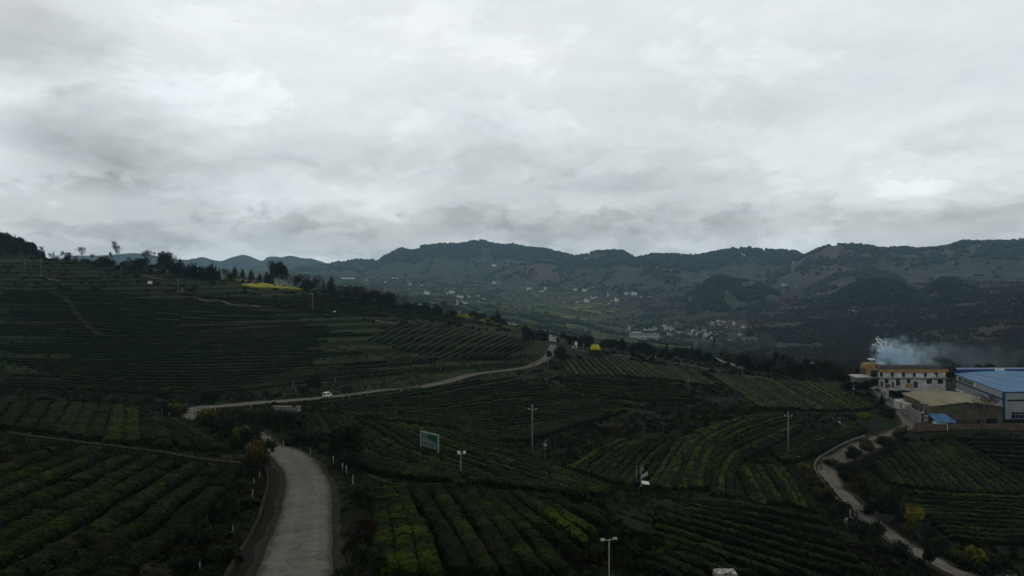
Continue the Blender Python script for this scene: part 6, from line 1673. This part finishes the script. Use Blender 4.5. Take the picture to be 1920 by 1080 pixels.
def wall_run(s, name, label, hgts, th, mat, lift=-1.0, caps=None, posts_=0):
    P = pl(s); o = thing(name, label, 'wall', at(P[0][0], P[0][1], P[0][2])); b = np.array(o.location)
    for i in range(len(P) - 1):
        p = at(*P[i]) - b; q = at(*P[i + 1]) - b; d_ = (q - p)[:2]; n_ = np.array([-d_[1], d_[0]]) / max(np.linalg.norm(d_), 1e-6) * th / 2
        ha, hb = hgts[i], hgts[i + 1]
        V = [(*(p[:2] - n_), p[2] + lift), (*(q[:2] - n_), q[2] + lift), (*(q[:2] + n_), q[2] + lift), (*(p[:2] + n_), p[2] + lift), (*(p[:2] - n_), p[2] + ha), (*(q[:2] - n_), q[2] + hb), (*(q[:2] + n_), q[2] + hb), (*(p[:2] + n_), p[2] + ha)]
        MB().add(V, [(3, 2, 1, 0), (4, 5, 6, 7), (0, 1, 5, 4), (1, 2, 6, 5), (2, 3, 7, 6), (3, 0, 4, 7)]).build('wall_panel', mat, o)
        for j in range(posts_):
            t = (j + .5) / posts_; c = p * (1 - t) + q * t; hh = ha * (1 - t) + hb * t
            MB().tube((c[0], c[1], c[2] + hh - .05), (c[0], c[1], c[2] + hh + 1.1), .04, .04, 5).build('fence_post', M_steel, o)
    return o
wall_run("1664 751 274;1690 767 258;1728 796 236", 'wall', 'grey concrete wall with thin fence posts along the factory lane', (1.3, 2.0, 3.3), .3, M_greyc, -1.5, None, 5)
wall_run("1714 801 231;1760 804 229;1830 804 229;1990 802 231", 'wall', 'long dark brown yard wall below the sheds', (1.4, 1.2, 1.3, 1.3), .3, M_brick, -2.5)
wall_run("1606 722 286;1617 733 283;1622 741 281", 'stair_wall', 'pale sloping stair wall beside the lean-to shed', (.7, .7, .7), .35, M_greyc, -.8)
wall_run("1630 733 283;1645 744 277;1655 757 270", 'wall', 'pale retaining wall left of the factory gate', (1.3, 1.3, 1.3), .4, M_greyc, -1.2)
for px, py, w, h, lb in ((1663, 752, 4.6, 19, 'right white pillar of the factory gate'), (1655, 748, 4.0, 19, 'left white pillar of the factory gate')):
    d = 273.0; k = d / F; p = at(px, py, d); o = thing('gate_pillar', lb, 'pillar', p, .2, 'factory gate pillars')
    MB().box(-w * k / 2, w * k / 2, -.35, .35, -1, h * k).build('shaft', M_white, o); MB().box(-w * k / 2 - .1, w * k / 2 + .1, -.45, .45, h * k, h * k + .18).build('cap', M_greyc, o)
quad_mesh('gate_roof', [at(1652, 729, 273.5), at(1663, 734.5, 271), at(1665, 733.5, 274), at(1654, 728, 276)], .15, M_tarp)
tag(bpy.data.objects['gate_roof'], 'small sloping pale roof over the factory gate', 'roof')
def tarp():
    pts_ = [at(1676, 748.5, 262), at(1698, 762, 256), at(1699, 748, 263), at(1688, 747.5, 268)]
    o = MB(); c = sum(pts_) / 4; c[2] += .5
    base = [(p[0], p[1], p[2] - 2.5) for p in pts_]
    o.add([tuple(p) for p in pts_] + [tuple(c)] + base, [(0, 1, 4), (1, 2, 4), (2, 3, 4), (3, 0, 4), (0, 5, 6, 1), (1, 6, 7, 2), (2, 7, 8, 3), (3, 8, 5, 0)])
    tag(o.build('tarpaulin_stack', M_tarp), 'white tarpaulin covered stack behind the lane wall', 'stack')
    o = MB(); d = 252.0; k = d / F
    o.prism([(at(1700, 764, d)[0], d), (at(1710, 764, d)[0], d), (at(1710, 764, d)[0], d + 3), (at(1700, 764, d)[0], d + 3)], at(1700, 768, d)[2], at(1700, 757.5, d)[2])
    tag(o.build('crate_stack', M_tarp), 'smaller pale stack right of the white tarpaulin', 'stack')
tarp()
def transformer():
    d = 234.0; k = d / F; p = at(1732, 802, d)
    o = thing('transformer_pole', 'pair of poles carrying a transformer in front of the olive shed', 'pole', p)
    for x in (0, 8 * k): MB().tube((x, 0, -1), (x, 0, 48 * k if not x else 50 * k), .13, .09, 7).build('pole', M_greyc, o, True)
    MB().box(-7 * k, 9 * k, -.08, .08, 45 * k, 45 * k + .14).build('crossarm', M_steel, o)
    for x in (-6.5 * k, -3 * k, 4 * k): MB().tube((x, 0, 45 * k + .14), (x, 0, 45 * k + .5), .05, .05, 5).build('insulator', M_whiteb, o)
    MB().box(1.2 * k, 7 * k, -.35, .35, 12 * k, 23 * k).build('transformer', M_steel, o)
    MB().box(-1.5 * k, 9.5 * k, -.25, .25, 11 * k, 11.9 * k).build('platform', M_greyc, o)
    MB().box(-3.5 * k, -1.0 * k, -.2, .2, 28 * k, 30 * k).build('fuse_box', M_whiteb, o)
transformer()
# lower edge: white tank top and pale rubble
def tank():
    d = 74.0; k = d / F; z = -(1071 - HY) * k
    x = (1360 - CX) * k; g = float(hxy(x, d)); o = thing('water_tank', 'white stained concrete tank at the bottom edge', 'tank', (x, d, g))
    w = 20 * k; h = z - g
    V = []; n = 20
    MB().prism([(-w + .1, -w * .8), (w - .1, -w * .8), (w, -w * .8 + .1), (w, w * .8), (-w, w * .8), (-w, -w * .8 + .1)], -.5, h - .12).build('wall', M_stain, o)
    MB().prism([(-w + .15, -w * .75), (w - .15, -w * .75), (w - .06, -w * .7), (w - .06, w * .75), (-w + .06, w * .75), (-w + .06, -w * .7)], h - .12, h).build('lid', M_stain, o)
M_stain = surf("stained whitewash", (0.40, 0.40, 0.37), (0.55, 0.55, 0.52), 1.2, 0.8, c3=(0.06, 0.06, 0.05), s3=2.2)
tank()
def rubble():
    pts_ = []
    for k in range(26):
        px = rng.uniform(1852, 1935); py = rng.uniform(1074, 1092); pts_.append((px, py, rng.uniform(2.5, 6.5)))
    for i, (px, py, s) in enumerate(sorted(pts_)):
        p = cast(px, py, 60); r = s * p[1] / F; V = ICO_V * (1 + .45 * (rng.random((12, 1)) - .5)) * np.array([r, r * .8, r * .45])
        o = obj('stone', mesh_np('stone', V, ICO_F, M_rubble), None, p + np.array([0, 0, r * .15]), rng.uniform(0, 6))
        tag(o, 'pale rubble stone in the heap at the bottom right corner', 'stone', 'rubble heap at the bottom right corner')
rubble()

# ------------------------------------------------------------------ smoke behind the factory
def smoke_mat(name, dens, box, src, col=(0.66, 0.85, 1.0), scale=.10):
    m = bpy.data.materials.new(name); m.use_nodes = True; m.node_tree.nodes.clear(); t = NT(m.node_tree)
    out = t.new('ShaderNodeOutputMaterial'); v = t.new('ShaderNodeVolumePrincipled'); v.inputs['Color'].default_value = col + (1,)
    v.inputs['Anisotropy'].default_value = 0.2
    tc = t.new('ShaderNodeTexCoord').outputs['Object']
    x, y, z = t.sep(tc)                                   # object space: box from -1 to 1
    n = t.noise(t.vmath('MULTIPLY', tc, (1.7, .9, 1.0)), scale * 12, 8, .6, .5)
    n2 = t.noise(t.vmath('MULTIPLY', tc, (1.7, .9, 1.0)), scale * 34, 5, .6, .4)
    xx = t.map(x, -1.0, 1.0, 0.0, 1.0, False)             # the plume leans downwind (+x), widens and thins out
    zc = t.math('SUBTRACT', 0.0, t.math('MULTIPLY', xx, .40))
    hz = t.math('ADD', .80, t.math('MULTIPLY', t.map(xx, .0, .25), .14))
    rz = t.math('DIVIDE', t.math('SUBTRACT', z, zc), hz)
    rx = t.math('DIVIDE', t.math('SUBTRACT', xx, .42), .60)
    r = t.math('SQRT', t.math('ADD', t.math('ADD', t.math('MULTIPLY', rz, rz), t.math('MULTIPLY', rx, rx)), t.math('MULTIPLY', y, y)))
    q = t.math('ADD', t.math('SUBTRACT', 0.92, r), t.math('ADD', t.math('MULTIPLY', t.math('SUBTRACT', n, .5), 3.4), t.math('MULTIPLY', t.math('SUBTRACT', n2, .5), 1.3)))
    f = t.math('MULTIPLY', t.map(q, 0.05, 0.75), t.math('POWER', t.map(xx, 1.0, 0.0, .05, 1.0, False), 1.6))
    edge = t.math('MULTIPLY', t.map(t.math('ABSOLUTE', z), 1.0, .88), t.math('MULTIPLY', t.map(t.math('ABSOLUTE', y), 1.0, .7), t.map(t.math('ABSOLUTE', x), 1.0, .92)))
    f = t.math('MULTIPLY', f, edge)
    t.put(v.inputs['Density'], t.math('MULTIPLY', f, dens))
    t.l.new(v.outputs[0], out.inputs['Volume'])
    return m
def smoke(px0, px1, py0, py1, d, dy, dens, label, scale):
    k = d / F; o = MB().box(-1, 1, -1, 1, -1, 1).build('smoke', smoke_mat('smoke', dens, None, None, scale=scale))
    o.location = (((px0 + px1) / 2 - CX) * k, d, -((py0 + py1) / 2 - HY) * k); o.scale = ((px1 - px0) / 2 * k, dy, (py1 - py0) / 2 * k)
    tag(o, label, kind='stuff')
smoke(1640, 1784, 622, 708, 330, 7, .5, 'blue white firecracker smoke drifting behind the white factory', .16)
smoke(1745, 2010, 615, 712, 380, 14, 0.018, 'thin smoke drifting in front of the dark slope at the right', .12)
def puff_mat():
    m = bpy.data.materials.new('puff'); m.use_nodes = True; m.node_tree.nodes.clear(); t = NT(m.node_tree)
    out = t.new('ShaderNodeOutputMaterial'); v = t.new('ShaderNodeVolumePrincipled'); v.inputs['Color'].default_value = (.92, .97, 1, 1); v.inputs['Density'].default_value = 3.5
    t.l.new(v.outputs[0], out.inputs['Volume']); return m
M_puff = puff_mat()
for i, (px, py, r) in enumerate(((1645, 635.5, 3), (1650, 637, 2.4), (1653, 640, 2.6), (1646, 641, 2.4), (1649, 642.5, 2.6), (1659, 643, 3), (1637, 646.5, 2), (1641, 646, 2.4), (1644, 649, 1.8), (1654, 646, 2.8), (1661, 647, 2.6), (1646, 657, 3.4), (1652, 657, 3), (1657, 652, 3))):
    p = at(px, py, 322.0); r_ = r * 1.2 * 322 / F
    a = MB()
    for j in range(5): a.ball((rng.normal(0, r_ * .45), rng.normal(0, r_ * .45), rng.normal(0, r_ * .35)), r_ * rng.uniform(.35, .6), n=8, m=6)
    tag(a.build('smoke_puff', M_puff, None, True, p), 'small round white smoke puff above the factory stair tower', 'smoke puff', 'firecracker smoke puffs')
# ------------------------------------------------------------------ rough grass and scrub between the fields
def ground_cover():
    # occupancy of everything already standing or lying on the near ground
    cs = 1.2; x0, y0 = -420.0, 35.0; NX, NY = int(900 / cs), int(720 / cs); occ = np.zeros((NX, NY), bool)
    for o in COL.objects:
        if o.type == 'MESH' and o.name.split('.')[0] in ('tea_hedge', 'road', 'lane', 'path', 'ditch') and o.parent is None:
            me = o.data; co = np.empty(len(me.vertices) * 3, np.float32); me.vertices.foreach_get('co', co); co = co.reshape(-1, 3)
            if o.name.split('.')[0] in ('road', 'lane', 'path', 'ditch'):
                fc = np.array([[me.vertices[v].co[:] for v in p.vertices] for p in me.polygons]).mean(1); co = np.vstack([co, fc])
            i = ((co[:, 0] - x0) / cs).astype(int); j = ((co[:, 1] - y0) / cs).astype(int); ok = (i >= 0) & (i < NX) & (j >= 0) & (j < NY); occ[i[ok], j[ok]] = True
    def free(x, y):
        i = ((x - x0) / cs).astype(int); j = ((y - y0) / cs).astype(int); ok = (i >= 0) & (i < NX) & (j >= 0) & (j < NY)
        r = np.zeros(len(x), bool); r[ok] = ~occ[i[ok], j[ok]]; return r
    def pick(n, dmin, dmax, pw=1.0):
        d = np.exp(rng.uniform(math.log(dmin), math.log(dmax), n)); px = rng.uniform(-60, 1990, n); x = (px - CX) / F * d
        k = free(x, d) & ~((px > 1605) & (d > 222) & (d < 330)); return px[k], d[k], x[k]
    M_gr = surf("rough grass", (0.006, 0.015, 0.003), (0.018, 0.034, 0.006), 0.5, 0.9, c3=(0.030, 0.030, 0.009), s3=0.07, spec=0.02)
    px, d, x = pick(60000, 48, 420)
    m = fbm(x / 7, d / 7, 91, 3); k = m > 0.36; px, d, x = px[k], d[k], x[k]
    n = len(d); z = hgt(px, d); sz = (0.28 + 0.4 * rng.random(n)) * np.clip(d / 110, .75, 2.0)
    V = []; B = 5
    for b in range(B):
        a = rng.uniform(0, 6.28, n); ln = sz * rng.uniform(.5, 1.1, n); wd = sz * .16; ox, oy = rng.normal(0, .22, n) * sz * 1.6, rng.normal(0, .22, n) * sz * 1.6
        cx_, cy_ = np.cos(a), np.sin(a); le = rng.uniform(.2, .8, n) * ln
        p0 = np.stack([x + ox - cy_ * wd, d + oy + cx_ * wd, z - .05], -1); p1 = np.stack([x + ox + cy_ * wd, d + oy - cx_ * wd, z - .05], -1)
        p2 = np.stack([x + ox + cx_ * le, d + oy + cy_ * le, z + ln], -1); V.append(np.stack([p0, p1, p2], 1))
    V = np.concatenate(V).reshape(-1, 3)
    tag(obj('grass', mesh_np('grass', V, np.arange(len(V)).reshape(-1, 3), M_gr)), 'rough dark grass on the banks between the tea fields', kind='stuff')
    M_sc = surf("scrub leaves", (0.004, 0.009, 0.003), (0.014, 0.023, 0.006), 0.8, 0.9, c3=(0.026, 0.018, 0.009), s3=0.05, spec=0.02)
    px, d, x = pick(15000, 60, 690)
    m = fbm(x / 16, d / 16, 95, 4); k = m > np.where((px < 1000) & (d > 500), .44, np.where((px < 1000) & (d > 290), .72, .52)); px, d, x = px[k], d[k], x[k]
    n = len(d); z = hgt(px, d); s = (0.5 + 1.1 * rng.random(n)) * np.clip(d / 260, .7, 1.7)
    L = 16; u = rng.normal(size=(n, L, 3)); u /= np.linalg.norm(u, axis=-1, keepdims=True); u[..., 2] = np.abs(u[..., 2])
    P = np.stack([x, d, z], -1)[:, None] + u * (s[:, None, None] * (.45 + .55 * rng.random((n, L, 1)))) * np.array([.9, .9, .7])
    t1 = rng.normal(size=(n, L, 3)); t1 /= np.linalg.norm(t1, axis=-1, keepdims=True); t2 = np.cross(u + rng.normal(size=u.shape) * .5, t1); t2 /= np.maximum(np.linalg.norm(t2, axis=-1, keepdims=True), 1e-6)
    ls = (s * .34)[:, None, None]
    V = np.stack([P - t1 * ls, P + t2 * ls, P + t1 * ls, P - t2 * ls], 2).reshape(-1, 3)
    tag(obj('scrub', mesh_np('scrub', V, np.arange(len(V)).reshape(-1, 4), M_sc)), 'low dark scrub scattered over the banks and the upper hill', kind='stuff')
ground_cover()
# ------------------------------------------------------------------ air
def build_haze():
    m = bpy.data.materials.new("haze"); m.use_nodes = True; m.node_tree.nodes.clear(); t = NT(m.node_tree)
    out = t.new('ShaderNodeOutputMaterial'); v = t.new('ShaderNodeVolumePrincipled')
    v.inputs['Color'].default_value = (0.46, 0.74, 1.0, 1); v.inputs['Density'].default_value = HAZE; v.inputs['Anisotropy'].default_value = 0.0
    t.l.new(v.outputs[0], out.inputs['Volume'])
    zlo = float(ZG.min()) - 60.0
    b = MB().box(-12500, 12500, -300, 10600, zlo, 290.0)
    o = b.build('haze', m); tag(o, 'thin blue valley haze', kind='stuff')
HAZE = 7.0e-5
build_haze()
